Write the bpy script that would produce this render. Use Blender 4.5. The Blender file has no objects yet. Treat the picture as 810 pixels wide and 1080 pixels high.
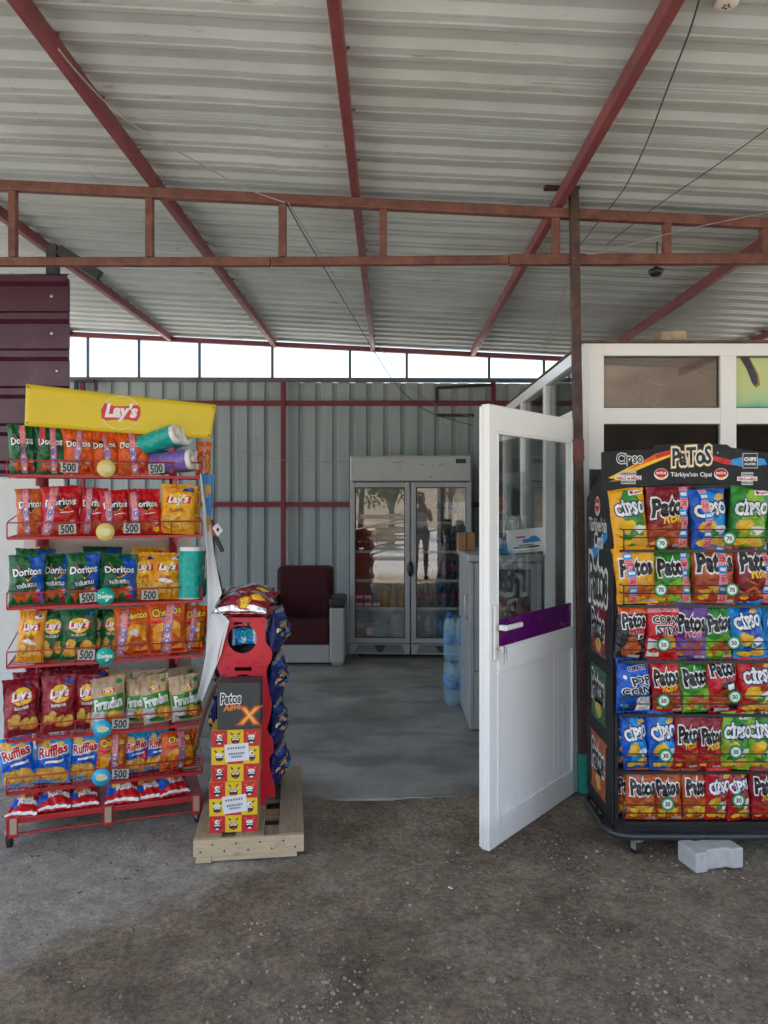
import bpy, bmesh, math, random
from mathutils import Vector, Matrix, noise, Euler
random.seed(7)
R = math.radians
scn = bpy.context.scene
COL = scn.collection
CZ = 1.55          # eye height
F = 800.0; CX = 411.0; HY = 527.0
def P(px, py, Y):
    return Vector(((px-CX)/F*Y, Y, CZ+(HY-py)/F*Y))
def X_at(px, Y): return (px-CX)/F*Y
def Z_at(py, Y): return CZ+(HY-py)/F*Y

# ------------------------------------------------------------------ objects
MW = {}            # world matrices of things
def tag(o, label=None, cat=None, group=None, kind=None):
    if label: o['label'] = label
    if cat: o['category'] = cat
    if group: o['group'] = group
    if kind: o['kind'] = kind
    return o
def thing(name, loc, label, cat, rz=0.0, group=None):
    o = bpy.data.objects.new(name, None); COL.objects.link(o)
    o.empty_display_size = 0.1
    o.location = loc; o.rotation_euler = (0, 0, rz)
    MW[o.name] = Matrix.Translation(Vector(loc)) @ Matrix.Rotation(rz, 4, 'Z')
    return tag(o, label, cat, group)
def children(o): return [c for c in bpy.data.objects if c.parent == o]
def copy_tree(o, mat=None, parent=None):
    kids = list(o.children) if o.children else children(o)
    c = o.copy(); COL.objects.link(c)
    if parent is not None:
        c.parent = parent
        MW[c.name] = MW[parent.name] @ c.matrix_basis
    if mat is not None:
        c.matrix_basis = mat; MW[c.name] = mat.copy()
    for k in kids: copy_tree(k, None, c)
    return c

class MB:
    def __init__(s): s.v = []; s.f = []; s.m = []; s.s = []
    def add(s, vs, fs, mi=0, smooth=False):
        b = len(s.v); s.v += [tuple(v) for v in vs]
        for f in fs:
            s.f.append(tuple(b+i for i in f)); s.m.append(mi); s.s.append(smooth)
    def box(s, x0, y0, z0, x1, y1, z1, mi=0, M=None):
        vs = [Vector(v) for v in ((x0,y0,z0),(x1,y0,z0),(x1,y1,z0),(x0,y1,z0),(x0,y0,z1),(x1,y0,z1),(x1,y1,z1),(x0,y1,z1))]
        if M is not None: vs = [M @ v for v in vs]
        s.add(vs, [(0,3,2,1),(4,5,6,7),(0,1,5,4),(1,2,6,5),(2,3,7,6),(3,0,4,7)], mi)
    def bar(s, p, q, w, h, mi=0, up=(0,0,1)):
        p = Vector(p); q = Vector(q); d = (q-p).normalized()
        u = Vector(up)
        if abs(d.dot(u)) > .98: u = Vector((0,1,0))
        a = d.cross(u).normalized(); b = a.cross(d).normalized()
        vs = []
        for c in (p, q):
            for sa, sb in ((-1,-1),(1,-1),(1,1),(-1,1)): vs.append(c+a*sa*w/2+b*sb*h/2)
        s.add(vs, [(0,1,2,3),(7,6,5,4),(0,4,5,1),(1,5,6,2),(2,6,7,3),(3,7,4,0)], mi)
    def tube(s, pts, r, n=8, mi=0, closed=False):
        pts = [Vector(p) for p in pts]; N = len(pts); rings = []
        prev = None
        for i, p in enumerate(pts):
            if closed: d = pts[(i+1) % N]-pts[i-1]
            else: d = pts[min(i+1, N-1)]-pts[max(i-1, 0)]
            d.normalize()
            if prev is None:
                a = d.orthogonal().normalized()
            else:
                a = (prev-d*prev.dot(d)).normalized()
            prev = a; b = d.cross(a)
            rr = r[i] if isinstance(r, (list, tuple)) else r
            rings.append([p+(a*math.cos(2*math.pi*k/n)+b*math.sin(2*math.pi*k/n))*rr for k in range(n)])
        vs = [v for ring in rings for v in ring]; fs = []
        for i in range(N if closed else N-1):
            j = (i+1) % N
            for k in range(n):
                fs.append((i*n+k, i*n+(k+1) % n, j*n+(k+1) % n, j*n+k))
        if not closed:
            fs.append(tuple(reversed(range(n)))); fs.append(tuple((N-1)*n+k for k in range(n)))
        s.add(vs, fs, mi, True)
    def lathe(s, prof, n=16, mi=0, M=None, smooth=True):
        vs = []; fs = []; N = len(prof)
        for r, z in prof:
            for k in range(n):
                v = Vector((r*math.cos(2*math.pi*k/n), r*math.sin(2*math.pi*k/n), z))
                vs.append(M @ v if M is not None else v)
        for i in range(N-1):
            for k in range(n):
                fs.append((i*n+k, i*n+(k+1) % n, (i+1)*n+(k+1) % n, (i+1)*n+k))
        if prof[0][0] > 1e-5: fs.append(tuple(reversed(range(n))))
        if prof[-1][0] > 1e-5: fs.append(tuple((N-1)*n+k for k in range(n)))
        s.add(vs, fs, mi, smooth)
    def cyl(s, p, q, r, n=16, mi=0):
        p = Vector(p); q = Vector(q); d = q-p
        M = Matrix.Translation(p) @ d.to_track_quat('Z', 'Y').to_matrix().to_4x4()
        s.lathe([(r, 0), (r, d.length)], n, mi, M, True)
    def grid(s, fn, nu, nv, mi=0, smooth=True):
        vs = [fn(i/nu, j/nv) for j in range(nv+1) for i in range(nu+1)]
        fs = [(j*(nu+1)+i, j*(nu+1)+i+1, (j+1)*(nu+1)+i+1, (j+1)*(nu+1)+i) for j in range(nv) for i in range(nu)]
        s.add(vs, fs, mi, smooth)
    def prism(s, pts, depth, mi=0, M=None):
        """pts: 2D (x,z) outline, extruded along +y by depth"""
        n = len(pts)
        vs = [Vector((x, 0, z)) for x, z in pts]+[Vector((x, depth, z)) for x, z in pts]
        if M is not None: vs = [M @ v for v in vs]
        area = sum(pts[i][0]*pts[(i+1) % n][1]-pts[(i+1) % n][0]*pts[i][1] for i in range(n))
        f0 = tuple(range(n)); f1 = tuple(reversed(range(n, 2*n)))
        fs = [f0, f1]+[(i, i+n, (i+1) % n+n, (i+1) % n) for i in range(n)]
        if area < 0: fs = [tuple(reversed(f)) for f in fs]
        s.add(vs, fs, mi)
    def shape(s, d, fn, mi=0):
        """flat 2D shape (verts, faces) mapped through fn(x,y)->Vector"""
        s.add([fn(x, y) for x, y in d[0]], d[1], mi)
    def build(s, name, mats, parent=None, local=False, bevel=0.0, seg=2, auto=True, solid=0.0):
        me = bpy.data.meshes.new(name)
        vs = s.v
        if parent is not None and not local:
            inv = MW[parent.name].inverted(); vs = [tuple(inv @ Vector(v)) for v in vs]
        me.from_pydata(vs, [], s.f)
        if not isinstance(mats, (list, tuple)): mats = [mats]
        for m in mats: me.materials.append(m)
        me.polygons.foreach_set('material_index', s.m)
        me.polygons.foreach_set('use_smooth', s.s)
        me.update()
        o = bpy.data.objects.new(name, me); COL.objects.link(o)
        if parent is not None:
            o.parent = parent; MW[o.name] = MW[parent.name].copy()
        else: MW[o.name] = Matrix.Identity(4)
        if solid:
            md = o.modifiers.new('thickness', 'SOLIDIFY'); md.thickness = solid; md.offset = 0
        if bevel:
            md = o.modifiers.new('bevel', 'BEVEL'); md.width = bevel; md.segments = seg; md.limit_method = 'ANGLE'; md.angle_limit = R(40)
            md.harden_normals = False
        return o

def recenter(o, loc):
    """move a top-level mesh's origin to loc"""
    loc = Vector(loc); o.data.transform(Matrix.Translation(-loc)); o.location = loc
    MW[o.name] = Matrix.Translation(loc); return o

# ------------------------------------------------------------------ 2D shapes (cached)
_txt = {}
def text2d(body, bold=0.0, shear=0.0, space=1.0):
    """unit-width text centred on 0,0 : (verts, faces, height)"""
    key = (body, bold, shear, space)
    if key in _txt: return _txt[key]
    def mk(off):
        cu = bpy.data.curves.new('t', 'FONT'); cu.body = body; cu.align_x = 'LEFT'
        cu.shear = shear; cu.offset = off; cu.resolution_u = 2; cu.space_character = space
        ob = bpy.data.objects.new('t', cu); COL.objects.link(ob)
        dg = bpy.context.evaluated_depsgraph_get(); dg.update()
        me = bpy.data.meshes.new_from_object(ob.evaluated_get(dg))
        vs = [(v.co.x, v.co.y) for v in me.vertices]; fs = [tuple(p.vertices) for p in me.polygons]
        bpy.data.objects.remove(ob); bpy.data.curves.remove(cu); bpy.data.meshes.remove(me)
        return vs, fs
    v0, f0 = mk(0.0)
    xs = [v[0] for v in v0]; ys = [v[1] for v in v0]
    w = max(xs)-min(xs); cx = (max(xs)+min(xs))/2; cy = (max(ys)+min(ys))/2; h = (max(ys)-min(ys))/w
    if bold: v0, f0 = mk(bold)
    r = ([((x-cx)/w, (y-cy)/w) for x, y in v0], f0, h)
    _txt[key] = r
    return r
def tf(d, cx, cy, sx, sy=None, rot=0.0):
    sy = sx if sy is None else sy
    c, s = math.cos(rot), math.sin(rot)
    return ([(cx+x*sx*c-y*sy*s, cy+x*sx*s+y*sy*c) for x, y in d[0]], d[1])
def ell(n=20): return ([(math.cos(2*math.pi*k/n), math.sin(2*math.pi*k/n)) for k in range(n)], [tuple(range(n))])
def rectd(x0, y0, x1, y1): return ([(x0,y0),(x1,y0),(x1,y1),(x0,y1)], [(0,1,2,3)])
def polyd(pts):
    a = sum(pts[i][0]*pts[(i+1) % len(pts)][1]-pts[(i+1) % len(pts)][0]*pts[i][1] for i in range(len(pts)))
    if a < 0: pts = list(reversed(pts))
    return (list(pts), [tuple(range(len(pts)))])
def blob(n, seed, amp=.18):
    rr = random.Random(seed); ph = [rr.uniform(0, 6.28) for _ in range(3)]
    pts = []
    for k in range(n):
        a = 2*math.pi*k/n
        q = 1+amp*(math.sin(2*a+ph[0])*.6+math.sin(3*a+ph[1])*.5+math.sin(5*a+ph[2])*.35)
        pts.append((q*math.cos(a), q*math.sin(a)))
    return (pts, [tuple(range(n))])
def plane_fn(o, ux, uy):
    o = Vector(o); ux = Vector(ux); uy = Vector(uy)
    return lambda x, y: o+ux*x+uy*y

# ------------------------------------------------------------------ materials
_mats = {}
def _new(name):
    m = bpy.data.materials.new(name); m.use_nodes = True
    nt = m.node_tree; b = nt.nodes['Principled BSDF']
    return m, nt, b
def ramp(nt, fac, stops):
    r = nt.nodes.new('ShaderNodeValToRGB')
    while len(r.color_ramp.elements) < len(stops): r.color_ramp.elements.new(.5)
    for e, (p, c) in zip(r.color_ramp.elements, stops): e.position = p; e.color = (*c, 1) if len(c) == 3 else c
    nt.links.new(fac, r.inputs[0]); return r
def coord(nt, scale=(1,1,1), kind='Object'):
    tc = nt.nodes.new('ShaderNodeTexCoord'); mp = nt.nodes.new('ShaderNodeMapping')
    mp.inputs['Scale'].default_value = scale; nt.links.new(tc.outputs[kind], mp.inputs[0]); return mp.outputs[0]
def noi(nt, vec, scale, detail=4, rough=.55, dist=0):
    n = nt.nodes.new('ShaderNodeTexNoise'); n.inputs['Scale'].default_value = scale; n.inputs['Detail'].default_value = detail
    n.inputs['Roughness'].default_value = rough; n.inputs['Distortion'].default_value = dist
    nt.links.new(vec, n.inputs['Vector']); return n.outputs[0]
def mixc(nt, fac, a, b, mode='MIX'):
    m = nt.nodes.new('ShaderNodeMix'); m.data_type = 'RGBA'; m.blend_type = mode
    if hasattr(fac, 'node'): nt.links.new(fac, m.inputs[0])
    else: m.inputs[0].default_value = fac
    for i, c in ((6, a), (7, b)):
        if hasattr(c, 'node'): nt.links.new(c, m.inputs[i])
        else: m.inputs[i].default_value = (*c, 1)
    return m.outputs[2]
def bump(nt, b, h, strength=.3, dist=.01):
    n = nt.nodes.new('ShaderNodeBump'); n.inputs['Strength'].default_value = strength; n.inputs['Distance'].default_value = dist
    nt.links.new(h, n.inputs['Height']); nt.links.new(n.outputs[0], b.inputs['Normal']); return n
def mat(name, col, rough=.5, metal=0.0, var=.12, scale=6.0, bmp=0.0, bscale=60, spec=.5, dirt=None, dirt_amt=.4, dscale=3.0, stretch=(1,1,1), rv=1.0):
    if name in _mats: return _mats[name]
    m, nt, b = _new(name)
    v = coord(nt, stretch)
    n = noi(nt, v, scale, 5, .6)
    lo = tuple(c*(1-var) for c in col); hi = tuple(min(1, c*(1+var)) for c in col)
    c = ramp(nt, n, [(.3, lo), (.7, hi)]).outputs[0]
    if dirt:
        d = ramp(nt, noi(nt, v, dscale, 8, .7, .6), [(.52, (0,0,0)), (.72, (dirt_amt,)*3)]).outputs[0]
        c = mixc(nt, d, c, dirt)
    nt.links.new(c, b.inputs['Base Color'])
    rr = ramp(nt, noi(nt, v, scale*2.3, 4), [(.3, (max(0, rough-.08*rv),)*3), (.7, (min(1, rough+.1*rv),)*3)])
    nt.links.new(rr.outputs[0], b.inputs['Roughness'])
    b.inputs['Metallic'].default_value = metal; b.inputs['Specular IOR Level'].default_value = spec
    if bmp: bump(nt, b, noi(nt, v, bscale, 4), bmp, .005)
    _mats[name] = m; return m
def film(name, col, rough=.26):
    """printed, slightly crinkled plastic film"""
    k = 'film_'+name
    if k in _mats: return _mats[k]
    m, nt, b = _new(k)
    v = coord(nt)
    n = noi(nt, v, 14, 3)
    lo = tuple(c*.86 for c in col); hi = tuple(min(1, c*1.12) for c in col)
    nt.links.new(ramp(nt, n, [(.3, lo), (.7, hi)]).outputs[0], b.inputs['Base Color'])
    b.inputs['Roughness'].default_value = rough
    b.inputs['Specular IOR Level'].default_value = .3
    vo = nt.nodes.new('ShaderNodeTexVoronoi'); vo.inputs['Scale'].default_value = 30; vo.feature = 'SMOOTH_F1'
    wv = noi(nt, v, 9, 2)
    ad = nt.nodes.new('ShaderNodeVectorMath'); ad.operation = 'ADD'
    nt.links.new(v, ad.inputs[0]); 
    sc = nt.nodes.new('ShaderNodeVectorMath'); sc.operation = 'SCALE'; sc.inputs['Scale'].default_value = .08
    cmb = nt.nodes.new('ShaderNodeCombineXYZ'); nt.links.new(wv, cmb.inputs[0]); nt.links.new(wv, cmb.inputs[2])
    nt.links.new(cmb.outputs[0], sc.inputs[0]); nt.links.new(sc.outputs[0], ad.inputs[1]); nt.links.new(ad.outputs[0], vo.inputs['Vector'])
    b.inputs['Coat Weight'].default_value = .28; b.inputs['Coat Roughness'].default_value = .07
    n3 = noi(nt, v, 22, 5, .6, 1.2)
    ab = nt.nodes.new('ShaderNodeMath'); ab.operation = 'MULTIPLY_ADD'; nt.links.new(n3, ab.inputs[0]); ab.inputs[1].default_value = .9; nt.links.new(vo.outputs[0], ab.inputs[2])
    bb = bump(nt, b, ab.outputs[0], .6, .016); nt.links.new(bb.outputs[0], b.inputs['Coat Normal'])
    _mats[k] = m; return m
def glass(name, tint=(.9,.95,.95), refl=.08, rough=.0, dust_and_reflection=0.0, reflcol=(.3,.25,.2), minr=.04):
    if name in _mats: return _mats[name]
    m = bpy.data.materials.new(name); m.use_nodes = True; nt = m.node_tree; nt.nodes.clear()
    out = nt.nodes.new('ShaderNodeOutputMaterial')
    tr = nt.nodes.new('ShaderNodeBsdfTransparent'); tr.inputs[0].default_value = (*tint, 1)
    gl = nt.nodes.new('ShaderNodeBsdfGlossy'); gl.inputs['Roughness'].default_value = rough
    lw = nt.nodes.new('ShaderNodeLayerWeight'); lw.inputs[0].default_value = .25
    mp = nt.nodes.new('ShaderNodeMapRange'); mp.inputs['To Min'].default_value = minr; mp.inputs['To Max'].default_value = min(1, refl*6)
    nt.links.new(lw.outputs['Fresnel'], mp.inputs[0])
    mx = nt.nodes.new('ShaderNodeMixShader'); nt.links.new(mp.outputs[0], mx.inputs[0]); nt.links.new(tr.outputs[0], mx.inputs[1]); nt.links.new(gl.outputs[0], mx.inputs[2])
    last = mx.outputs[0]
    if dust_and_reflection:  # uneven diffuse layer holding a painted reflection colour
        df = nt.nodes.new('ShaderNodeBsdfDiffuse'); df.inputs[0].default_value = (*reflcol, 1)
        m2 = nt.nodes.new('ShaderNodeMixShader')
        f = ramp(nt, noi(nt, coord(nt), 2.2, 8, .7, .8), [(.3, (dust_and_reflection*.5,)*3), (.75, (dust_and_reflection,)*3)])
        nt.links.new(f.outputs[0], m2.inputs[0]); nt.links.new(last, m2.inputs[1]); nt.links.new(df.outputs[0], m2.inputs[2]); last = m2.outputs[0]
    nt.links.new(last, out.inputs[0])
    _mats[name] = m; return m
def clear_plastic(name, col, rough=.12, alpha=.45):
    if name in _mats: return _mats[name]
    m, nt, b = _new(name)
    b.inputs['Base Color'].default_value = (*col, 1); b.inputs['Roughness'].default_value = rough
    b.inputs['Alpha'].default_value = alpha
    bump(nt, b, noi(nt, coord(nt), 40, 3), .3, .01)
    _mats[name] = m; return m

WHITE = mat('white_paint', (.78,.78,.77), .35, var=.04, dirt=(.42,.38,.33), dirt_amt=.35)
PVC = mat('white_pvc', (.86,.865,.86), .3, var=.006, dirt=(.6,.57,.52), dirt_amt=.03, dscale=9, rv=.15)
REDM = mat('rack_red', (.42,.018,.025), .35, var=.15, dirt=(.12,.03,.02), dirt_amt=.4)
RUST = mat('rusty_red_steel', (.165,.064,.046), .6, var=.35, scale=14, bmp=.3, dirt=(.07,.036,.024), dirt_amt=.95, dscale=7)
RUSTP = mat('oxide_red_steel', (.205,.05,.055), .5, var=.18, scale=5, bmp=.15, dirt=(.16,.07,.05), dirt_amt=.6, dscale=6)
BROWNM = mat('brown_steel', (.062,.034,.028), .55, var=.35, scale=16, bmp=.3, dirt=(.22,.10,.06), dirt_amt=.6, dscale=9)
MAROON = mat('maroon_frame', (.20,.022,.04), .45, var=.2, dirt=(.09,.02,.02), dirt_amt=.4)
BLACKM = mat('black_metal', (.018,.018,.02), .4, var=.25)
DKGREY = mat('dark_grey_metal', (.035,.037,.045), .45, var=.2)
STEEL = mat('zinc_steel', (.55,.55,.55), .35, .8, var=.1)
RUBBER = mat('black_rubber', (.015,.015,.015), .75, var=.2)
# ================================================================== SETTING
def ROOFZ(x): return 3.19-0.05*x
def trap(t, p, h, a=.22, s=.13):
    """trapezoidal sheet profile: flat low, slope, flat top, slope (offset 0..h)"""
    u = (t/p) % 1.0
    if u < a: return h
    if u < a+s: return h*(1-(u-a)/s)
    if u < 1-s: return 0.0
    return h*(u-1+s)/s
def trap_pts(t0, t1, p, h, a=.22, s=.13):
    out = []; k0 = math.floor(t0/p)-1; k = k0
    ts = []
    while k*p < t1+p:
        for u in (0, a, a+s, 1-s): ts.append((k+u)*p)
        # small stiffening groove in the wide flat
        k += 1
    ts = [t for t in ts if t0 < t < t1]
    return [(t, trap(t+1e-7, p, h, a, s)) for t in [t0]+ts+[t1]]

# --- ground sheet reaching the horizon, fine near the camera
def axis(lo, hi, step, far):
    a = [lo+(hi-lo)*i/round((hi-lo)/step) for i in range(round((hi-lo)/step)+1)]
    d = step; x = hi
    while x < far: d *= 1.35; x += d; a.append(x)
    d = step; x = lo
    while x > -far: d *= 1.35; x -= d; a.insert(0, x)
    return a
def ground_h(x, y):
    v = Vector((x, y, 0))
    f = 1.0 if abs(x) < 6 and -3 < y < 8 else .3
    rise = (.034+.012*noise.noise(Vector((x*5, y*5, 3))))*max(0, min(1, (y-3.62)/.22))*max(0, min(1, (4.02+.10*noise.noise(Vector((x*2.3, 2, 3)))-y)/.12)) if -2 < x < 1.3 else 0
    return rise-.012+f*(.010*noise.noise(v*1.1)+.007*noise.noise(v*3.7)+.006*noise.noise(v*9)+.005*abs(noise.noise(v*21)))
xs = axis(-2.5, 2.3, .022, 420); ys = axis(1.9, 4.1, .022, 420)
g = MB(); nx, ny = len(xs), len(ys)
g.add([(x, y, ground_h(x, y)) for y in ys for x in xs],
      [(j*nx+i, j*nx+i+1, (j+1)*nx+i+1, (j+1)*nx+i) for j in range(ny-1) for i in range(nx-1)], 0, True)
m, nt, b = _new('packed_dirt')
v = coord(nt)
base = ramp(nt, noi(nt, v, 2.2, 10, .65, .3), [(.33, (.215,.158,.105)), (.5, (.33,.25,.175)), (.68, (.44,.35,.26))]).outputs[0]
fine = ramp(nt, noi(nt, v, 48, 8, .8), [(.36, (.5,.5,.5)), (.5, (1,1,1)), (.64, (1.55,1.5,1.45))]).outputs[0]
mid = ramp(nt, noi(nt, v, 7, 8, .7, .5), [(.36, (.72,.72,.72)), (.62, (1.2,1.19,1.17))]).outputs[0]
c = mixc(nt, 1, base, fine, 'MULTIPLY'); c = mixc(nt, .9, c, mid, 'MULTIPLY')
# dry pale dust patch towards the left front, damp darker soil elsewhere: a stain with its own edge
sx = nt.nodes.new('ShaderNodeSeparateXYZ'); nt.links.new(v, sx.inputs[0])
def math_(op, a, bb):
    n = nt.nodes.new('ShaderNodeMath'); n.operation = op
    for i, q in enumerate((a, bb)):
        if hasattr(q, 'node'): nt.links.new(q, n.inputs[i])
        else: n.inputs[i].default_value = q
    return n.outputs[0]
def mrange(x, lo, hi, to=1.0):
    n = nt.nodes.new('ShaderNodeMapRange'); n.interpolation_type = 'SMOOTHSTEP'; nt.links.new(x, n.inputs[0])
    n.inputs['From Min'].default_value = lo; n.inputs['From Max'].default_value = hi; n.inputs['To Max'].default_value = to; return n.outputs[0]
nz = noi(nt, v, 2.0, 8, .62)
d1 = math_('ADD', math_('ADD', math_('MULTIPLY', sx.outputs[0], -1.0), math_('MULTIPLY', sx.outputs[1], 1.155)), math_('MULTIPLY', nz, 1.0))
d2 = math_('ADD', math_('MULTIPLY', sx.outputs[0], -1.0), math_('MULTIPLY', nz, .7))
msk = math_('MULTIPLY', mrange(d1, 4.60, 4.86), mrange(d2, .62, .95, .85))
dust_and_reflection = ramp(nt, noi(nt, v, 9, 8, .7), [(.36, (.43,.385,.325)), (.64, (.66,.60,.52))]).outputs[0]
dust_and_reflection = mixc(nt, .55, dust_and_reflection, fine, 'MULTIPLY'); dust_and_reflection = mixc(nt, .45, dust_and_reflection, mid, 'MULTIPLY')
c = mixc(nt, msk, c, dust_and_reflection)
far = ramp(nt, math_('MULTIPLY', sx.outputs[1], -.4), [(.15, (0,0,0)), (.8, (1,1,1))]).outputs[0]
c = mixc(nt, far, c, (.45,.435,.405))
back = ramp(nt, math_('MULTIPLY', math_('SUBTRACT', sx.outputs[1], 8.0), .5), [(.1, (0,0,0)), (.5, (1,1,1))]).outputs[0]
c = mixc(nt, back, c, (.45,.43,.39))
nt.links.new(c, b.inputs['Base Color']); b.inputs['Roughness'].default_value = .88; b.inputs['Specular IOR Level'].default_value = .35
h = math_('ADD', noi(nt, v, 60, 8, .75), math_('MULTIPLY', noi(nt, v, 220, 4, .6), .5))
bump(nt, b, h, 1.0, .03)
ground = g.build('ground', m); tag(ground, kind='structure')

# --- pebbles trodden into the dirt
rr = random.Random(3)
pm = mat('pebble', (.21,.175,.14), .9, var=.5, scale=3, bmp=.3)
pm2 = mat('pebble_pale', (.29,.26,.22), .9, var=.35, scale=3, bmp=.3)
pb = MB()
base_ico = bmesh.new(); bmesh.ops.create_icosphere(base_ico, subdivisions=1, radius=1)
icv = [v.co.copy() for v in base_ico.verts]; icf = [tuple(vv.index for vv in f.verts) for f in base_ico.faces]; base_ico.free()
def stone(mb, c, r, mi, rnd, sub=None):
    s3 = Vector((rnd.uniform(.7,1.3), rnd.uniform(.7,1.3), rnd.uniform(.45,.8)))
    e = Euler((rnd.uniform(-.4,.4), rnd.uniform(-.4,.4), rnd.uniform(0,6.3))).to_matrix()
    o = Vector((rnd.random()*50, rnd.random()*50, 0))
    mb.add([Vector(c)+e @ Vector((v.x*s3.x, v.y*s3.y, v.z*s3.z))*r*(1+.35*noise.noise(v*1.6+o)) for v in icv], icf, mi, False)
for i in range(21000):
    y = 1.9+3.0*rr.random()**1.3; x = rr.uniform(-.56, .56)*y*1.05
    if y > 3.84 and -1.1 < x < 1.05: continue
    dens = max(.10, .42+1.1*noise.noise(Vector((x*1.6+9, y*1.9, 2)))+.5*noise.noise(Vector((x*6, y*6, 8))))*(1.1 if x > .1 else .7)
    if rr.random() > dens*(1 if x > -.6 else .7): continue
    r = .0018+.0072*rr.random()**4.2
    if rr.random() < .004: r = rr.uniform(.009, .017)
    stone(pb, (x, y, ground_h(x, y)+r*.25), r, 0 if rr.random() < .93 else 1, rr)
gravel = pb.build('gravel', [pm, pm2]); tag(gravel, kind='stuff')

# --- concrete floor of the shop, ragged front edge
cb = MB(); edge = []
x = -1.6
while x <= 1.02+1e-6:
    edge.append((x, 3.87+.06*noise.noise(Vector((x*1.7, 1, 0)))+.022*noise.noise(Vector((x*7, 4, 0)))+.012*noise.noise(Vector((x*23, 4, 0)))))
    x += .02
pts = edge+[(3.4, 4.05), (3.4, 8.14), (-5.8, 8.14), (-5.8, 4.6), (-1.6, 4.6)]
n = len(pts)
cb.add([(x, y, .026) for x, y in pts]+[(x, y-.014, -.04) for x, y in pts], [tuple(range(n))]+[(i+n, (i+1) % n+n, (i+1) % n, i) for i in range(n)], 0)
m, nt, b = _new('worn_concrete'); v = coord(nt)
c = ramp(nt, noi(nt, v, 1.6, 9, .6, .1), [(.33, (.19,.18,.158)), (.5, (.29,.28,.25)), (.68, (.40,.385,.345))]).outputs[0]
c = mixc(nt, ramp(nt, noi(nt, coord(nt, (.7,1.6,1)), 2.2, 7, .6, .25), [(.50, (0,0,0)), (.62, (.55,)*3)]).outputs[0], c, (.115,.11,.10))
sx2 = nt.nodes.new('ShaderNodeSeparateXYZ'); nt.links.new(v, sx2.inputs[0])
stn = math_('ADD', math_('SUBTRACT', sx2.outputs[0], math_('MULTIPLY', sx2.outputs[1], .55)), math_('MULTIPLY', noi(nt, v, 2.6, 6, .6), .9))
c = mixc(nt, mrange(stn, -1.32, -1.22, .65), c, (.10,.097,.088))
c = mixc(nt, .5, c, ramp(nt, noi(nt, v, 70, 4, .7), [(.3, (.7,)*3), (.7, (1.2,)*3)]).outputs[0], 'MULTIPLY')
nt.links.new(c, b.inputs['Base Color'])
nt.links.new(ramp(nt, noi(nt, v, 2.4, 5), [(.35, (.38,)*3), (.65, (.75,)*3)]).outputs[0], b.inputs['Roughness'])
bump(nt, b, noi(nt, v, 35, 7, .7), .35, .01)
tag(cb.build('floor', m), kind='structure')

# --- unseen brown hillside and far land; mound shaped to reflect in the upper pane
def hill_fn(u, v):
    x = -70+140*u; y = -26-30*v
    h = 2.6*math.sin(min(1, v*1.6)*math.pi/2)*(.75+.25*math.sin(x*.07+1))+.8*noise.noise(Vector((x*.12, y*.12, 0)))*min(1, v*4)+8.8*math.exp(-((x-17)/10)**2)*min(1, v*3.5)
    return Vector((x, y, h-.1))
hb = MB(); hb.grid(hill_fn, 90, 20)
tag(hb.build('unseen_hillside', mat('dry_hill', (.22,.165,.11), .95, var=.3, scale=.6, dirt=(.07,.085,.03), dirt_amt=.8, dscale=.35)), kind='structure')

# ================================================================== ROOF
roof = thing('shed_roof', (0, 3.3, 3.19), 'open shed roof of pale trapezoidal metal sheets on red steel rafters', 'roof')
m, nt, b = _new('painted_roof_sheet'); v = coord(nt)
c = ramp(nt, noi(nt, v, .9, 6, .6), [(.33, (.41,.46,.45)), (.66, (.545,.60,.585))]).outputs[0]
streak = noi(nt, coord(nt, (1.3, 9, 9)), 3.0, 9, .72, .25)
c = mixc(nt, ramp(nt, streak, [(.605, (0,0,0)), (.66, (.6,)*3)]).outputs[0], c, (.22,.145,.10))
grime = noi(nt, coord(nt, (.5, 1.4, 1)), 1.3, 7, .65)
c = mixc(nt, ramp(nt, grime, [(.45, (0,0,0)), (.66, (.5,)*3)]).outputs[0], c, (.29,.30,.27))
nt.links.new(c, b.inputs['Base Color']); b.inputs['Roughness'].default_value = .42; b.inputs['Specular IOR Level'].default_value = .5
bump(nt, b, noi(nt, v, 12, 3), .08, .01)
ROOFM = m
rb = MB(); Y0, Y1 = -.6, 8.22
prof = []
for k in range(-6, 44):
    for u, z in ((0, .022), (.26, .022), (.44, .002), (.60, 0), (.645, .0055), (.69, 0), (.82, .002)):
        y = (k+u)*.205
        if Y0 < y < Y1: prof.append((y, z))
XL, XR = -5.2, 5.0
# sheets laid side by side with slightly uneven laps
seams = [XL, -3.6, -2.62, -1.6, -.55, .5, 1.55, 2.6, 3.65, XR]
for k in range(len(seams)-1):
    xa, xb = seams[k], seams[k+1]
    dz = .002*(k % 2); vs = []
    for (y, z) in prof:
        for i in range(5):
            x = xa-.02+(xb-xa+.04)*i/4
            vs.append((x, y, ROOFZ(x)+z+dz+.004*noise.noise(Vector((x*2, y*1.5, k)))))
    rb.add(vs, [(j*5+i, j*5+i+1, (j+1)*5+i+1, (j+1)*5+i) for j in range(len(prof)-1) for i in range(4)], 0)
rb.build('roof_sheet', ROOFM, roof, solid=.0018)
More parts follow.
